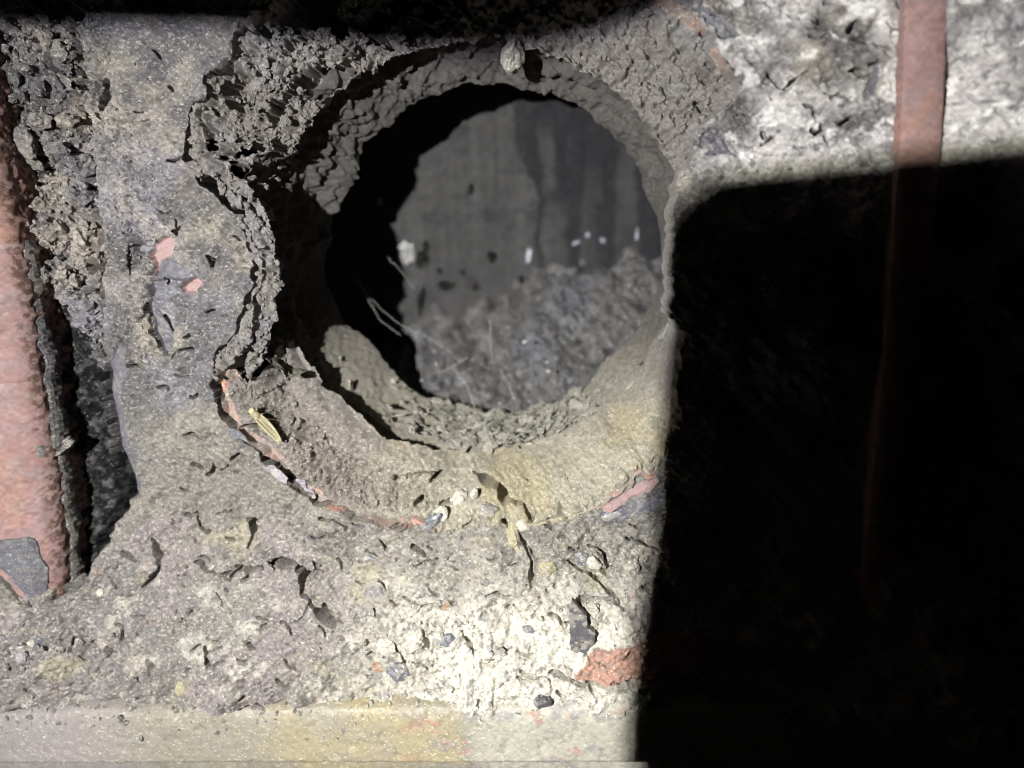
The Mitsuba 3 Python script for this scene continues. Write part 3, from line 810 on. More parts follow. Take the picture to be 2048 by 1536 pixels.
# chips lying along the bottom of the sleeve
n = 520
dp_ = rr_.uniform(SD0 + 4, END, n); aa_ = -math.pi / 2 + rr_.normal(0.05, 0.30, n)
fr = (dp_ - SD0) / (END - SD0)
cu_i, cv_i = sc_u + (e_u - sc_u) * fr, sc_v + (e_v - sc_v) * fr
sz = rr_.gamma(2.0, 2.6, n) + 2.5
rad_i = s_r + (e_r - s_r) * fr - 1 - sz * 0.12
vs, fs, cnt = [], [], 0
for i in range(n):
    p, f = (CRUMB if sz[i] > 6 else ICO)[rr_.integers(8)]
    x = p * [1.25, 0.9, 0.34] * sz[i]
    yaw, t1, t2 = rr_.uniform(0, 6.28), rr_.normal(0, 0.3), rr_.normal(0, 0.3)
    x = np.c_[x[:, 0] * math.cos(yaw) - x[:, 1] * math.sin(yaw), x[:, 0] * math.sin(yaw) + x[:, 1] * math.cos(yaw), x[:, 2] + t1 * x[:, 0] + t2 * x[:, 1]]
    ra, ta_ = np.array([math.cos(aa_[i]), -math.sin(aa_[i])]), np.array([math.sin(aa_[i]), math.cos(aa_[i])])
    vs.append(world(cu_i[i] + ra[0] * (rad_i[i] - x[:, 2]) + ta_[0] * x[:, 0], cv_i[i] + ra[1] * (rad_i[i] - x[:, 2]) + ta_[1] * x[:, 0], -dp_[i] + x[:, 1])); fs.append(f + cnt); cnt += len(p)
scene['pipe_chips__chips'] = mikit.ply(trimesh.Trimesh(np.vstack(vs), np.vstack(fs), process=False), 'm_chips')
scene['m_chips'] = plain(0.34, 0.33, 0.285, 0.7, 0.3, 0.3, 30, 0.7)
labels['pipe_chips'] = {'label': 'loose flat chips lying along the bottom of the pipe', 'category': 'debris', 'kind': 'stuff'}
labels['pipe_chips__chips'] = {'kind': 'stuff'}

# ------------------------------------------------------------------ crumbs on the relief
rc = np.random.default_rng(23)
zones = []
jj = rc.integers(0, NV - 1, 160000); ii = rc.integers(0, NU - 1, 160000)
cl = CLS[jj, ii]; lit = ~coarse[np.minimum(jj, NV - 2), np.minimum(ii, NU - 2)] & ~VOIDM[jj, ii]
pr = np.zeros(len(jj))
pr = np.where(cl == BED, 0.008 + 0.05 * lumpy[jj, ii], pr); pr = np.where(cl == FACE, 0.004, pr)
pr = np.where(cl == SOCKET, 0.008 + 0.42 * ((upleft[jj, ii] > 0.35) & (clump[jj, ii] > -0.15)) + 0.16 * (lowleft * midband)[jj, ii] + 0.05 * upness[jj, ii], pr)
lipz = np.zeros(GU.shape); lipz[window(lip, 20)] = poly_sd(lip, 20, 3)[1] > 0
pr = np.where(lipz[jj, ii] > 0, 0.30, pr)
gm = np.zeros(GU.shape); gm[window(gul, 40)] = poly_sd(gul, 40, 4)[1] > -25
pr = np.where((gm[jj, ii] > 0) & (GV[jj, ii] < JB), 0.2, pr)
pr = np.where((gm[jj, ii] > 0) & (GV[jj, ii] >= JB + 90), 0.0, pr)
pr = np.where((bl[jj, ii] > 0.4), 0.16, pr)
pr = np.where(np.isin(cl, (SLATE, PINK, RIM)) | ~cell_ok[np.minimum(jj, NV - 2), np.minimum(ii, NU - 2)], 0, pr)
take = lit & (rc.random(len(jj)) < pr)
jj, ii, cl = jj[take], ii[take], cl[take]
size = np.clip(rc.gamma(1.8, 1.6, len(jj)) + 1.6, 1.6, 11)
size = np.where((gm[jj, ii] > 0) & (gv[jj] < JB), size * 1.35, size)
size = np.where(cl == FACE, np.minimum(size, 4), size)
u_, v_, h_ = gu[ii] + rc.uniform(-1, 1, len(ii)), gv[jj] + rc.uniform(-1, 1, len(ii)), H[jj, ii] + size * rc.uniform(-0.1, 0.55, len(ii))
keep = v_ < v_end - 4
for key, cs, m in (('masonry_wall__crumbs', (FACE, JOINT, SLATE, PINK), 'm_face'), ('masonry_wall__mortar_grit', (BED, BRICK), 'm_bed'), ('round_pipe__soot_crumbs', (SOCKET, RIM), 'm_socket')):
    q = keep & np.isin(cl, cs)
    scene[key] = mikit.ply(crumbs(u_[q], v_[q], h_[q], size[q], 29, 0.85, 4.5), m)
    labels[key] = {'kind': 'stuff'}


rj = np.random.default_rng(61)
n = 620
V = rj.uniform(WP([(100, 20)])[0, 1], WP([(100, 715)])[0, 1], n)
lo = np.interp(V, *WP([(-40, 20), (-10, 200), (20, 330), (50, 480), (80, 650), (95, 735)]).T[::-1]); hi = np.interp(V, *WP([(150, 20), (160, 150), (185, 300), (205, 480), (200, 600), (195, 735)]).T[::-1])
U = lo + (hi - lo) * rj.random(n)
ok = (V < JB) | ((U - lo) / (hi - lo) > 0.62)
U, V = U[ok], V[ok]; n = len(U)
size = np.clip(rj.gamma(2.0, 2.6, n) + 2.5, 3, 15)
hh = h_at(U, V) + size * rj.uniform(-0.2, 0.6, n)
scene['masonry_wall__rubble'] = mikit.ply(crumbs(U, V, hh, size, 62, 1.0, 4.0), 'm_face')
labels['masonry_wall__rubble'] = {'kind': 'stuff'}


# ------------------------------------------------------------------ red bars left and right
def c_bar(p, n, uv):
    c = mix(C(0.34, 0.225, 0.222), C(0.26, 0.160, 0.145), gf(p, 55, 2.0, 4))
    c = mix(c, C(0.36, 0.205, 0.155), ss(0.5, 0.72, gf(p, 120, 5.0)) * 0.7)
    c = mix(c, C(0.25, 0.205, 0.215), 0.5 * ss(0.48, 0.70, gf(p, 34, 12.0, 5)))
    c = mix(c, C(0.22, 0.125, 0.095), 0.4 * ss(0.54, 0.70, gf(p, 18, 41.0, 4)))
    c = mix(c, C(0.36, 0.31, 0.28), 0.3 * ss(0.56, 0.72, gf(p, 24, 47.0, 4)))
    c = c * (0.8 + 0.38 * gn(p, 7.0, 68.0))
    rust = ss(0.90, 0.985, uv.x + 0.10 * (gf(p, 22, 9.0, 4) - 0.5))
    c = mix(c, C(0.12, 0.075, 0.06), rust * ss(0.40, 0.60, gf(p, 12, 15.0)))
    return mix(c, C(0.22, 0.15, 0.14), 0.5 * ss(0.60, 0.74, gf(p, 9, 1.0)))


scene['m_bar'] = dusty(c_bar, 0.85, 0.08)


def bar(edge_l, edge_r, y0, y1, rise, h_base, seed, rows=520, cols=56, power=0.5, rust=5.0):
    """A rounded bar between two edges measured on the photograph: ((px, py) ... ) at its foot."""
    ys = np.linspace(y0, y1, rows)
    el = WP(np.c_[np.interp(ys, *np.array(edge_l).T[::-1]), ys], h_base)
    er = WP(np.c_[np.interp(ys, *np.array(edge_r).T[::-1]), ys], h_base)
    t = 0.5 - 0.5 * np.cos(np.linspace(0.06, math.pi - 0.06, cols)); t = (t - t[0]) / (t[-1] - t[0])
    arc = np.arccos(1 - 2 * t) / math.pi * np.linalg.norm(er[0] - el[0]) * 1.25
    Uc = el[:, None, 0] + (er - el)[:, None, 0] * t; Vc = el[:, None, 1] + (er - el)[:, None, 1] * t
    prof = np.clip(1 - (2 * t - 1) ** 2, 0, 1) ** power
    r = np.random.default_rng(seed)
    AR = Uc * 0 + arc[None]
    nz_ = meshkit.fbm(np.stack([AR / 18, Vc / 18, Uc * 0], -1), 4, seed) - 0.5
    pit = meshkit.fbm(np.stack([AR / 8, Vc / 9, Uc * 0 + 5], -1), 3, seed + 3) - 0.5
    hh = h_base - 6 + rise * prof[None] + 1.0 * nz_ + rust * pit * (0.05 + sstep(0.80, 0.96, t)[None] * 2.4) - 5 * sstep(0.08, 0.3, pit) * sstep(0.55, 0.9, t)[None] * rust / 3
    edge_w = np.zeros_like(Uc); edge_w[:, -1] = 5 * (meshkit.noise(np.stack([Vc[:, -1] / 14, Vc[:, -1] * 0, Vc[:, -1] * 0], -1), seed) - 0.5)
    v = world(Uc + edge_w, Vc, hh)
    # the side faces, going down into the wall, rough with rust
    ns = 22
    q = np.linspace(0, 1, ns + 1)[1:]
    Vs = np.repeat(Vc[:, -1:], ns, 1)
    side = hh[:, -1:] - 120 * q[None]
    rough = meshkit.fbm(np.stack([side / 13, Vs / 15, side * 0 + 3], -1), 4, seed + 9) - 0.5
    fade = np.minimum(1, q * 5)[None]
    right = world(Uc[:, -1:] + edge_w[:, -1:] - 8 * q[None] + 15 * rough * fade * min(1.0, rust / 2), Vs, side)
    v = np.concatenate([world(Uc[:, :1], Vc[:, :1], hh[:, :1] - 120), v, right], 1)
    uvt = np.tile(np.r_[0, t, np.ones(ns)][None, :, None], (rows, 1, 2)); uvt[..., 1] = np.linspace(0, 1, rows)[:, None]
    vv, ff, _ = meshkit.arrays((v.reshape(-1, 3), loft_faces(rows, cols + 1 + ns, False)[:, ::-1]))
    return trimesh.Trimesh(vv, ff, process=False), uvt.reshape(-1, 2)


m, uvt = bar([(-190, -100), (-150, 300), (-110, 700), (-75, 1160), (-66, 1500)], [(-90, -100), (-50, 60), (-20, 200), (8, 330), (34, 450), (56, 570), (74, 700), (92, 820), (114, 970), (128, 1100), (130, 1180), (128, 1330)], -100, 1300, 60, 44, 3, rust=3.0)
bv_ = np.array(m.vertices); bar_uv = np.c_[bv_[:, 0] / K + 1024, 768 - bv_[:, 2] / K]; bar_h = -bv_[:, 1] / K
upper_side = bar_h > -10
BAR_TREE = (cKDTree(bar_uv[upper_side]), bar_h[upper_side])
scene['red_bar__bar'] = mikit.ply(m, 'm_bar', smooth=True, uv=uvt)
tag('red_bar', 'wide rounded bar with red paint and a rusty pitted edge at the left', 'bar')
m, uvt = bar([(1829, -320), (1818, -100), (1812, 0), (1806, 200), (1800, 300), (1770, 700), (1742, 1000), (1712, 1300), (1705, 1380)], [(1913, -320), (1902, -100), (1897, 0), (1890, 200), (1884, 300), (1850, 700), (1820, 1000), (1788, 1300), (1780, 1380)], -320, 1380, 9, 74, 8, rust=1.2)
uvt[:, 0] *= 0.5
scene['red_bar_001__bar'] = mikit.ply(m, 'm_bar', smooth=True, uv=uvt)
tag('red_bar_001', 'narrow pinkish red bar running down the pale wall at the right', 'bar')

# thin strip of grey crust standing along the bar's edge
yy = np.linspace(480, 1165, 260)
xx = np.interp(yy, [480, 600, 700, 830, 1000, 1100, 1165], [56, 72, 88, 112, 132, 142, 146])
su, sv_ = W(xx, yy, 20)
nn_ = meshkit.fbm(np.stack([yy / 30, yy * 0, yy * 0], -1), 4, 5) - 0.5
path = world(su + 9 * nn_, sv_, 26 + 26 * (meshkit.fbm(np.stack([yy / 55, yy * 0, yy * 0 + 7], -1), 3, 6) - 0.5))
a_ = np.linspace(0, 2 * math.pi, 12, endpoint=False)
YY, AA_ = np.meshgrid(yy, a_, indexing='ij')
ru = 6.5 * (0.6 + 0.9 * meshkit.fbm(np.stack([YY / 22, AA_ * 0, AA_ * 0 + 3], -1), 3, 8)) * (1 + 0.9 * (meshkit.fbm(np.stack([YY / 7, np.cos(AA_) * 1.5, np.sin(AA_) * 1.5], -1), 3, 9) - 0.5))
pts = path[:, None] + K * np.stack([ru * np.cos(AA_), 3.2 * ru * np.sin(AA_) + 16, 0 * ru], -1)
v, f, _ = meshkit.arrays((pts.reshape(-1, 3), loft_faces(260, 12)))
scene['masonry_wall__crust_strip'] = mikit.ply(trimesh.Trimesh(v, f, process=False), 'm_face')
labels['masonry_wall__crust_strip'] = {'label': 'thin strip of grey crust standing between the left red bar and the black joint'}

# ------------------------------------------------------------------ ledge at the bottom
def c_ledge(p, n, uv):
    U, V = uv_of(p)
    c = mix(C(0.32, 0.297, 0.235), C(0.25, 0.233, 0.188), gf(p, 60, 2.0, 4))
    c = mix(c, C(0.52, 0.505, 0.43), ss(880, 960, U) * 0.5)
    yel = ss(420, 560, U + 40 * (gf(p, 60, 4.0) - 0.5)) * ss(905, 890, U + 16 * (gf(p, 20, 4.5) - 0.5))
    c = mix(c, C(0.37, 0.315, 0.19), yel * (0.15 + 0.65 * ss(0.35, 0.65, gf(p, 110, 7.0, 4))))
    c = mix(c, C(0.42, 0.17, 0.14), 0.6 * ss(0.62, 0.72, gf(p, 40, 11.0, 4)) * ss(650, 950, U))
    c = mix(c, C(0.24, 0.23, 0.25), 0.55 * ss(0.56, 0.68, gf(p, 36, 16.0, 4)) * (0.35 + 0.65 * ss(700, 950, U)))
    c = c * (0.80 + 0.38 * gn(p, 7.0, 67.0))
    c = mix(c, C(0.30, 0.27, 0.285), ss(260, 0, U) * 0.7)
    c = mix(c, C(0.2, 0.18, 0.15), 0.4 * ss(0.6, 0.7, gf(p, 9, 18.0)))
    return mix(c, C(0.75, 0.70, 0.58), 0.5 * specks(p, 4.0, 0.64, 0.75, 6.0))


scene['m_ledge'] = dusty(c_ledge, 0.5, 0.35)
lu = np.arange(-420, 2400, 3.0)
ta, tb = WP([(100, 1421), (1200, 1411)], 100), WP([(100, 1527), (1200, 1526)], 108)
vt = ta[0, 1]; vb = tb[0, 1]
sec = [(vt - 14, 60), (vt - 4, 88)] + [(vt + 4 * q, 96 + 12 * (1 - math.exp(-q / 3))) for q in range(0, int((vb - vt) / 4))] + [(vb, 104), (vb + 3, 88), (vb + 6, 66), (vb + 9, 48)] + [(vb + 9 + 6 * q, 48 - q) for q in range(1, 30)]
sec = np.array(sec)
SU, SV = np.meshgrid(lu, sec[:, 0])
SH = np.repeat(sec[:, 1][:, None], len(lu), 1)
k0 = (ta[1, 1] - ta[0, 1]) / (ta[1, 0] - ta[0, 0]); k1_ = (tb[1, 1] - tb[0, 1]) / (tb[1, 0] - tb[0, 0])
mixv = np.clip((SV - vt) / (vb - vt), 0, 1)
SV = SV + (k0 * (1 - mixv) + k1_ * mixv) * (SU - ta[0, 0])
nb = meshkit.fbm(np.stack([SU / 90, SV / 90, SU * 0], -1), 3, 7) - 0.5
nf = meshkit.fbm(np.stack([SU / 9, SV / 9, SU * 0], -1), 3, 9) - 0.5
chip = sstep(0.10, 0.24, meshkit.fbm(np.stack([SU / 26, SV / 26, SU * 0 + 4], -1), 4, 12) - 0.5)
SH = SH + 4 * nb + 2.4 * nf - 2.5 * chip
SV = SV + 14 * (meshkit.fbm(np.stack([SU / 46, SV * 0, SU * 0], -1), 4, 3) - 0.5) * np.exp(-((SV - vt) / 22) ** 2)
v, f, _ = meshkit.arrays((world(SU, SV, SH).reshape(-1, 3), loft_faces(*SU.shape, False)))
scene['ledge__face'] = mikit.ply(trimesh.Trimesh(v, f, process=False), 'm_ledge', smooth=True)
n = 260
rg = np.random.default_rng(71)
U = rg.uniform(-200, 1500, n); dv_ = rg.exponential(14, n)
V = vt - 6 + dv_ + k0 * (U - ta[0, 0])
size = np.clip(rg.gamma(1.6, 1.3, n) + 1.2, 1.2, 7)
scene['ledge__grit'] = mikit.ply(crumbs(U, V, np.interp(dv_ - 6, [-6, 4, 12, 40, 90], [90, 97, 105, 108, 108]) + size * 0.3, size, 72, 0.8, 4.5), 'm_bed')
labels['ledge__grit'] = {'kind': 'stuff'}
tag('ledge', 'smooth yellowish stone ledge with worn paint along the bottom', 'ledge')

# ------------------------------------------------------------------ stones, chips and flakes one can tell apart
scene['m_slatestone'] = plain(0.17, 0.175, 0.20, 0.4, 0.5)
scene['m_blackstone'] = plain(0.10, 0.098, 0.105, 0.55, 0.4, 0.2, 30, 0.8)
scene['m_white'] = plain(0.66, 0.63, 0.54, 0.7, 0.2, 0.3, 10, 0.5)
scene['m_tan'] = plain(0.42, 0.37, 0.25, 0.7, 0.3)
scene['m_orange'] = plain(0.40, 0.245, 0.165, 0.7, 0.3)
scene['m_grey'] = plain(0.26, 0.25, 0.235, 0.7, 0.3)
scene['m_lilac'] = plain(0.33, 0.30, 0.345, 0.6, 0.3, 0.25, 9, 0.6)
scene['m_yellow'] = plain(0.44, 0.40, 0.25, 0.7, 0.3, 0.3, 10, 0.5)


def stone(key, px, py, ru, rv, rh, m, label, cat='stone', lift=0.0, seed=None, rot=None, **kw):
    U, V, h = on_wall(px, py, lift - 0.42 * rh)
    scene[key + '__body' if False else key] = mikit.ply(stone_mesh(U, V, h, ru, rv, rh, seed or int(px * 7 + py), rot=rot, **kw), m)
    tag(key, label, cat)


stone('slate_pebble', 797, 1348, 27, 23, 16, 'm_slatestone', 'shiny dark blue-grey pebble in the pale mortar, beside a small orange chip', lift=3, rot=0.2)
stone('orange_chip', 757, 1336, 18, 11, 9, 'm_orange', 'small orange brick chip beside the shiny blue-grey pebble', 'chip', lift=2, rot=0.3)
stone('dark_pebble', 1084, 1401, 19, 15, 12, 'm_blackstone', 'small black pebble right above the ledge', lift=6, rot=0.1)
stone('white_pebble', 1188, 1127, 17, 15, 13, 'm_white', 'white pebble lodged beside a dark stone right below the hole', lift=5, rot=0.4)
stone('grey_stone', 1166, 1122, 22, 15, 10, 'm_slatestone', 'dark grey stone left of the white pebble', lift=0, rot=0.9)
stone('blue_chip', 862, 1046, 34, 15, 9, 'm_slatestone', 'long glinting blue-grey chip lying aslant on the lower edge of the hole', 'chip', lift=4, rot=-0.62)
stone('grey_stone_001', 980, 1026, 25, 21, 14, 'm_grey', 'round grey stone under the dark cavity at the lower edge of the hole', lift=2)
stone('white_pebble_001', 952, 980, 9, 12, 10, 'm_white', 'little pale pebble standing inside the dark cavity under the hole', lift=26, rot=0.2)
stone('mortar_lump', 918, 998, 17, 24, 13, 'm_white', 'pale lump of mortar left of the dark cavity under the hole', 'mortar lump', lift=4, rot=0.6)
stone('mortar_lump_001', 892, 1010, 14, 18, 12, 'm_white', 'pale lump of mortar above the long blue-grey chip', 'mortar lump', lift=4, rot=0.3)
stone('yellow_lump', 1028, 1085, 17, 40, 10, 'm_yellow', 'yellow crumbly streak below the hole beside a crack', 'mortar lump', lift=0, rot=-0.25, rough=0.5)
stone('tan_stone', 1094, 1138, 21, 19, 11, 'm_tan', 'rounded tan stone left of the white pebble', lift=1)
stone('mortar_lump_002', 1048, 1050, 14, 16, 10, 'm_white', 'pale knob of mortar right of the yellow streak', 'mortar lump', lift=4)
stone('glassy_pebble', 773, 1293, 20, 22, 12, 'm_white', 'pale glassy pebble above the shiny blue-grey pebble', lift=4)
stone('slate_chip', 895, 1282, 20, 13, 8, 'm_slatestone', 'flat slate chip in the white mortar right of the glassy pebble', 'chip', lift=1, rot=-0.6)
stone('slate_chip_001', 736, 1118, 17, 9, 6, 'm_slatestone', 'little slate chip in the mortar bed left of the middle', 'chip', lift=1, rot=0.1)
stone('slate_chip_002', 1062, 1260, 20, 9, 7, 'm_slatestone', 'little violet-grey chip left of the black flat stone', 'chip', lift=2, rot=0.1)
stone('slate_chip_003', 1220, 1032, 24, 15, 7, 'm_slatestone', 'blue-grey chip below the red edge at the lower right of the hole', 'chip', lift=1, rot=-0.2)
stone('brick_chip', 885, 1215, 20, 14, 7, 'm_orange', 'pale brick chip under a thin crack in the mortar', 'chip', lift=0, rot=0.1)
stone('pale_stone', 755, 1200, 34, 30, 14, 'm_grey', 'large rounded grey stone with a pale cap in the mortar bed', lift=-2)
stone('grey_stone_002', 1290, 1235, 30, 44, 14, 'm_grey', 'large grey stone at the edge of the big shadow above the brick piece', lift=-2, rot=0.4)
stone('grey_stone_003', 1215, 1170, 36, 20, 12, 'm_grey', 'long grey stone below the white pebble', lift=-1, rot=0.5)
stone('grey_stone_004', 155, 1350, 26, 20, 14, 'm_grey', 'dull grey stone in the mortar at the lower left', lift=0)
stone('grey_stone_005', 150, 1283, 22, 20, 16, 'm_grey', 'grey-brown stone below the foot of the left red bar', lift=4)
stone('white_pebble_002', 55, 1292, 9, 8, 8, 'm_white', 'tiny white pebble under the grey chunk at the left edge', lift=6)
stone('slate_chip_004', 75, 1285, 14, 15, 9, 'm_slatestone', 'dark chip wedged below the foot of the left red bar', 'chip', lift=4)
stone('lilac_stone', 42, 1315, 15, 14, 10, 'm_lilac', 'violet stone at the lower left edge', lift=4)
stone('yellow_lump_001', 360, 1378, 14, 22, 10, 'm_yellow', 'small yellow lump right above the ledge at the left', 'mortar lump', lift=1)
stone('white_pebble_003', 197, 1188, 9, 11, 8, 'm_white', 'small white pebble right of the foot of the left red bar', lift=3)
stone('slate_chip_005', 535, 1143, 13, 11, 5, 'm_slatestone', 'small blue chip on the plate below the long crack', 'chip', lift=0)
stone('soot_nub', 1024, 112, 24, 34, 34, 'm_grey', 'pinkish grey nub hanging from the top of the pipe mouth', 'soot nub', lift=14, rot=0.1)
stone('soot_lump', 110, 170, 24, 34, 22, 'm_face', 'big crumbly lump at the top of the black joint', 'soot lump', lift=22, rough=0.8)
stone('soot_lump_001', 95, 245, 18, 30, 20, 'm_face', 'second crumbly lump in the black joint', 'soot lump', lift=24, rough=0.5)
stone('yellow_lump_002', 158, 190, 27, 32, 16, 'm_tan', 'yellowish crumbly lump right of the black joint near the top', 'soot lump', lift=8, rough=0.5)
stone('soot_lump_002', 72, 290, 20, 34, 18, 'm_face', 'pale streaked lump on the left side of the black joint', 'soot lump', lift=22, rough=0.4)
stone('soot_lump_003', 128, 302, 16, 30, 18, 'm_face', 'narrow brown lump in the middle of the black joint', 'soot lump', lift=28, rough=0.5)
stone('soot_lump_004', 1310, 772, 15, 24, 12, 'm_socket', 'dark drop-shaped lump on the right wall of the pipe mouth', 'soot lump', lift=8, rot=0.3)


def flat(key, pts, lift, thick, m, label, cat, seed, curl=3.0, on_bar=False):
    c = np.mean(pts, 0)
    h0 = on_wall(*c)[2]
    poly = WP(pts, h0 + lift)
    if on_bar:
        poly = WP(pts, 90)
        tree_, bh_ = BAR_TREE
        under = lambda v: np.maximum(bh_[tree_.query(v, k=6)[1]].mean(1), h_at(v[:, 0], v[:, 1]) - 25) + lift
    scene[key] = mikit.ply(flake_mesh(poly, under if on_bar else h0 + lift, thick, seed, curl, 14 if thick > 15 and m == 'm_face' else 3.2), m)
    tag(key, label, cat)


flat('black_flat_stone', [(1144, 1203), (1174, 1233), (1174, 1255), (1191, 1268), (1188, 1285), (1169, 1307), (1151, 1321), (1141, 1302), (1138, 1223)], 11, 16, 'm_blackstone', 'flat black stone with a pointed top set in the mortar at the right', 'stone', 4, -2)
flat('lilac_flake', [(533, 930), (546, 930), (560, 942), (578, 955), (574, 966), (560, 962), (545, 950)], 14, 4, 'm_lilac', 'upper curled violet paint flake on the cracked lower left edge of the hole', 'paint flake', 5, 5)
flat('lilac_flake_001', [(584, 960), (596, 956), (610, 960), (612, 975), (627, 980), (634, 994), (617, 997), (600, 994), (588, 980)], 14, 4, 'm_lilac', 'lower curled violet paint flake on the cracked lower left edge of the hole', 'paint flake', 6, 5)
flat('slate_flake', [(-20, 1078), (55, 1075), (68, 1085), (72, 1110), (86, 1150), (82, 1200), (66, 1206), (45, 1180), (28, 1150), (-20, 1108)], 4, 6, 'm_slate', 'blue-grey paint flake on the lower part of the left red bar', 'paint flake', 7, 2, True)
flat('grey_flake', [(60, 900), (80, 893), (104, 900), (96, 912), (80, 925), (62, 920)], 4, 7, 'm_grey', 'small grey flake stuck on the left red bar halfway up', 'paint flake', 8, 4, True)
flat('crust_slab', [(-30, 1120), (20, 1160), (45, 1200), (75, 1200), (118, 1180), (132, 1190), (118, 1214), (86, 1240), (76, 1262), (40, 1285), (20, 1305), (-30, 1310)], 10, 16, 'm_face', 'grey-brown slab of crust lying over the foot of the left red bar', 'crust slab', 9, 2, True)
flat('blue_flake', [(455, 858), (475, 858), (490, 872), (500, 885), (485, 880), (465, 872)], 6, 4, 'm_slate', 'tiny blue flake beside the crack left of the insect', 'paint flake', 10, 4)

# black lumps standing in for dark holes, and mineral drops, on the back plate
def on_back(px, py, lift=0.0):
    U, V = W(px, py, -BACK + lift)
    return float(U), float(V), -BACK + lift


scene['m_dark_spot'] = plain(0.014, 0.014, 0.014, 0.9, 0.02, dust=0.0)
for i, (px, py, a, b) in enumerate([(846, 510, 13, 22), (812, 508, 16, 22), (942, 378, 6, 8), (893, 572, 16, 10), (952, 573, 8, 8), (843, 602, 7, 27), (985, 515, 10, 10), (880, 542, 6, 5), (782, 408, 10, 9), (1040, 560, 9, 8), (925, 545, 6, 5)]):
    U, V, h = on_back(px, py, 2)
    scene['back_plate__dark_spot' + (f'_{i:03d}' if i else '')] = mikit.ply(stone_mesh(U, V, h, a * 1.47, b * 1.47, 8, 600 + i, 3, 1.1, 4, rot=0.25 if b > a else 0), 'm_dark_spot' if i != 1 else 'm_slatestone')
scene['m_drop'] = {'type': 'principled', 'base_color': {'type': 'rgb', 'value': [0.36, 0.38, 0.44]}, 'roughness': 0.25, 'specular': 0.6}
for i, (px, py, a, b, lab) in enumerate([(1058, 512, 7, 19, 'white mineral drip in the middle of the back plate'), (1176, 470, 6, 6, 'left of the two round white drops at the right of the back plate'), (1206, 481, 6, 6, 'right of the two round white drops at the right of the back plate'),
                                         (759, 402, 7, 9, 'bluish white drop at the left edge of the back plate'), (1152, 486, 10, 5, 'flat white drop right of the mineral drip'), (1274, 470, 5, 14, 'thin white drip near the right wall of the pipe')]):
    U, V, h = on_back(px, py, 6)
    key = 'mineral_drop' + (f'_{i:03d}' if i else '')
    scene[key] = mikit.ply(stone_mesh(U, V, h, a * 1.1, b * 1.15, 7, 700 + i, 3, 0.9, 2, rot=0.15 if b > a else -0.5), 'm_drop', smooth=True)
    tag(key, lab, 'mineral drop')

# ------------------------------------------------------------------ cobweb
def thread(pts, r=1.1, sides=5):
    from common import tube as tb
    return tb(pts, r, sides)


def tube_mesh(p, radii, sides=6):
    p = np.asarray(p, float)
    t = np.gradient(p, axis=0); t /= np.linalg.norm(t, axis=1, keepdims=True) + 1e-12
    ref = np.where(np.abs(t[:, 2:]) < 0.9, [[0, 0, 1.0]], [[1.0, 0, 0]])
    a = np.cross(t, ref); a /= np.linalg.norm(a, axis=1, keepdims=True)
    b = np.cross(t, a)
    an = np.arange(sides) * 2 * math.pi / sides
    v = p[:, None] + np.broadcast_to(radii, (len(p),))[:, None, None] * (np.cos(an)[None, :, None] * a[:, None] + np.sin(an)[None, :, None] * b[:, None])
    vv, ff, _ = meshkit.arrays((v.reshape(-1, 3), loft_faces(len(p), sides)))
    return trimesh.Trimesh(vv, ff, process=False)


scene['m_web'] = {'type': 'twosided', 'bsdf': {'type': 'diffuse', 'reflectance': {'type': 'rgb', 'value': [0.55, 0.54, 0.52]}}}
rw = np.random.default_rng(44)
web = [([(712, 556, 430), (735, 590, 430), (762, 618, 420), (790, 642, 410), (815, 657, 400)], 0.42), ([(815, 657, 400), (850, 672, 390), (885, 694, 380), (905, 706, 370)], 0.5), ([(775, 515, 430), (800, 540, 425), (830, 580, 420)], 0.4),
       ([(715, 560, 430), (760, 640, 400), (800, 670, 380)], 0.5), ([(980, 640, 380), (981, 690, 360), (984, 715, 340)], 0.7), ([(905, 735, 360), (935, 770, 340), (950, 820, 300)], 0.7), ([(1000, 740, 350), (1015, 765, 340), (1030, 800, 330)], 0.6),
       ([(870, 720, 370), (880, 745, 350), (935, 715, 350)], 0.5), ([(1060, 800, 330), (1065, 850, 300)], 0.5)]
for i, (pts, r) in enumerate(web):
    p = np.array(pts, float)
    q = np.linspace(0, len(p) - 1, 30)
    px, py, dd = (np.interp(q, range(len(p)), p[:, k]) for k in range(3))
    U, V = W(px + rw.normal(0, 0.5, 30), py + rw.normal(0, 0.5, 30), -dd)
    scene['cobweb__thread' + (f'_{i:03d}' if i else '')] = mikit.ply(tube_mesh(world(U, V, -dd), r * K), 'm_web')
n = 60
px, py, dd = rw.uniform(840, 1130, n), rw.uniform(670, 850, n), rw.uniform(320, 400, n)
U, V = W(px, py, -dd)
scene['cobweb__dust'] = mikit.ply(crumbs(U, V, -dd, rw.gamma(2, 0.6, n) + 0.7, 45), 'm_web')
labels['cobweb'] = {'label': 'dusty cobweb threads hanging across the inside of the pipe', 'category': 'cobweb'}
labels['cobweb__dust'] = {'kind': 'stuff'}

# ------------------------------------------------------------------ dead insect on the lower left rim
scene['m_wing'] = plain(0.50, 0.45, 0.27, 0.45, 0.4, 0.2, 5, 0.75, 0.0)
scene['m_insect'] = plain(0.34, 0.29, 0.18, 0.5, 0.4, 0.3, 5, 0.5, 0.0)
scene['m_vein'] = plain(0.05, 0.045, 0.03, 0.6, 0.3, dust=0.0)
iu, iv, ih = on_wall(528, 848, 0)
ih += 22
a0 = W(502, 817, ih); a1 = W(560, 882, ih)
ax = np.array([a1[0] - a0[0], a1[1] - a0[1]]); ilen = np.linalg.norm(ax); ax /= ilen
pp = np.array([-ax[1], ax[0]])


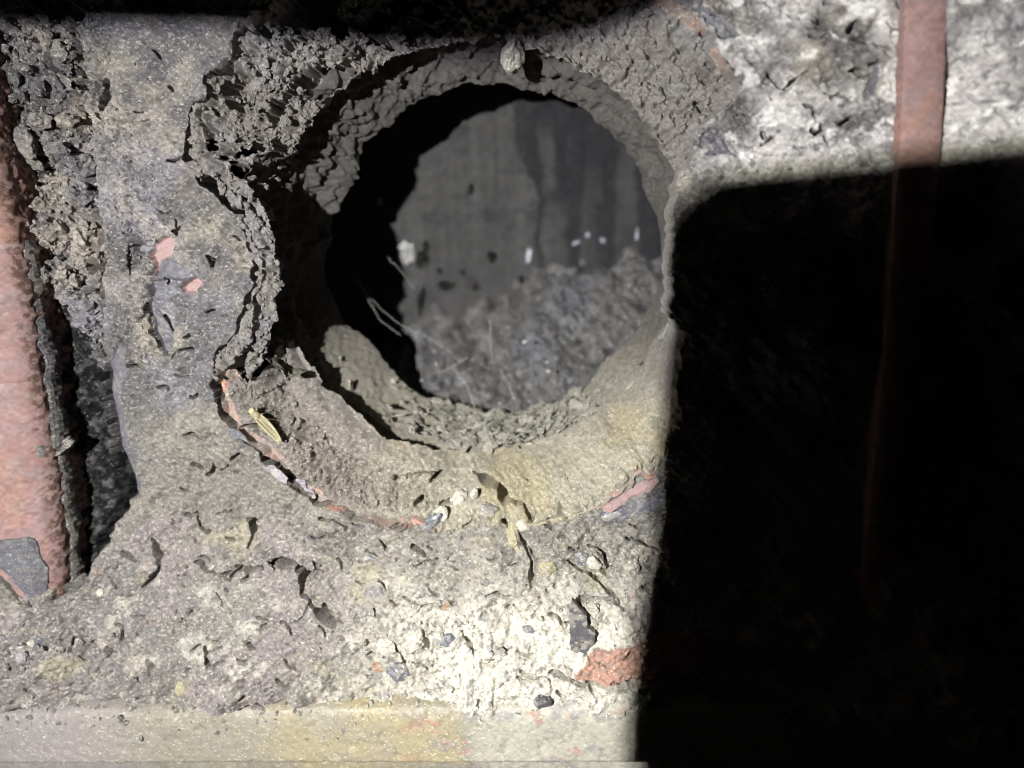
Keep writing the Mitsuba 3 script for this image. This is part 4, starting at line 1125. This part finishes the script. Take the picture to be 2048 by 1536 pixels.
def ins(l, sd, h):
    """Insect frame: l along the body from the head, sd to its right, h up."""
    l, sd, h = np.broadcast_arrays(np.asarray(l, float), np.asarray(sd, float), np.asarray(h, float))
    return world(a0[0] + ax[0] * l + pp[0] * sd, a0[1] + ax[1] * l + pp[1] * sd, ih + h)


def wing(side):
    l = np.linspace(0, 1, 40); c = np.linspace(-1, 1, 13)
    L_, C_ = np.meshgrid(l, c, indexing='ij')
    half = 8.5 * np.sqrt(np.clip(np.sin(np.pi * np.clip(L_ * 0.93 + 0.07, 0, 1)), 0, 1)) * (1 - 0.25 * L_)
    side_off = side * (4.5 - 1.5 * L_)
    hgt = 9 - np.abs(side_off + C_ * half) * 0.55 - 5 * L_ + 0.35 * np.sin(C_ * 9)
    top = ins(ilen * (0.20 + 0.83 * L_), side_off + C_ * half, hgt)
    bot = ins(ilen * (0.20 + 0.83 * L_), side_off + C_ * half, hgt - 0.9)
    v = np.concatenate([top, bot[:, ::-1]], 1)
    vv, ff, _ = meshkit.arrays((v.reshape(-1, 3), loft_faces(40, 26)))
    return trimesh.Trimesh(vv, ff, process=False)


def blob(l, sd, h, rl, rs_, rh, sub=3):
    m = trimesh.creation.icosphere(subdivisions=sub); p = np.array(m.vertices)
    return trimesh.Trimesh(ins(l + p[:, 0] * rl, sd + p[:, 1] * rs_, h + p[:, 2] * rh), m.faces, process=False)


scene['insect__wing'] = mikit.ply(wing(-1), 'm_wing', smooth=True)
scene['insect__wing_001'] = mikit.ply(wing(1), 'm_wing', smooth=True)
for i, sd_ in enumerate((-7.5, -4, 0, 4)):
    l = np.linspace(0.28, 0.93, 24)
    scene['insect__vein' + (f'_{i:03d}' if i else '')] = mikit.ply(tube_mesh(ins(ilen * l, sd_ * (1 - 0.35 * l), 9.8 - np.abs(sd_ * (1 - 0.35 * l)) * 0.55 - 5 * (l - 0.2) / 0.83), 0.75 * K * np.sin(np.pi * np.linspace(0.15, 0.95, 24))), 'm_vein')
scene['insect__abdomen'] = mikit.ply(blob(ilen * 0.52, 0, 0, ilen * 0.36, 6.5, 5), 'm_insect', smooth=True)
scene['insect__thorax'] = mikit.ply(blob(ilen * 0.20, 0, 5, 11, 9.5, 7), 'm_insect', smooth=True)
scene['insect__head'] = mikit.ply(blob(ilen * 0.06, 0, 4, 6.5, 8.5, 6), 'm_wing', smooth=True)
for i, sgn in enumerate((-1, 1)):
    scene['insect__eye' + (f'_{i:03d}' if i else '')] = mikit.ply(blob(ilen * 0.055, sgn * 8, 5.5, 3, 2.4, 3, 2), 'm_vein', smooth=True)
k = 0
for sgn in (-1, 1):
    for l0, l1, out in ((0.16, 0.02, 15), (0.24, 0.30, 17), (0.32, 0.55, 17)):
        pts = ins(ilen * np.array([l0, (l0 + l1) / 2, l1]), sgn * np.array([5, out * 0.8, out]), np.array([0, 3, -20]))
        q = np.linspace(0, 2, 12)
        pts = np.stack([np.interp(q, range(3), pts[:, d]) for d in range(3)], 1)
        scene['insect__leg' + (f'_{k:03d}' if k else '')] = mikit.ply(tube_mesh(pts, np.linspace(1.3, 0.6, 12) * K), 'm_insect')
        k += 1
tag('insect', 'dead yellowish insect with folded wings lying on the lower left edge of the hole', 'insect')
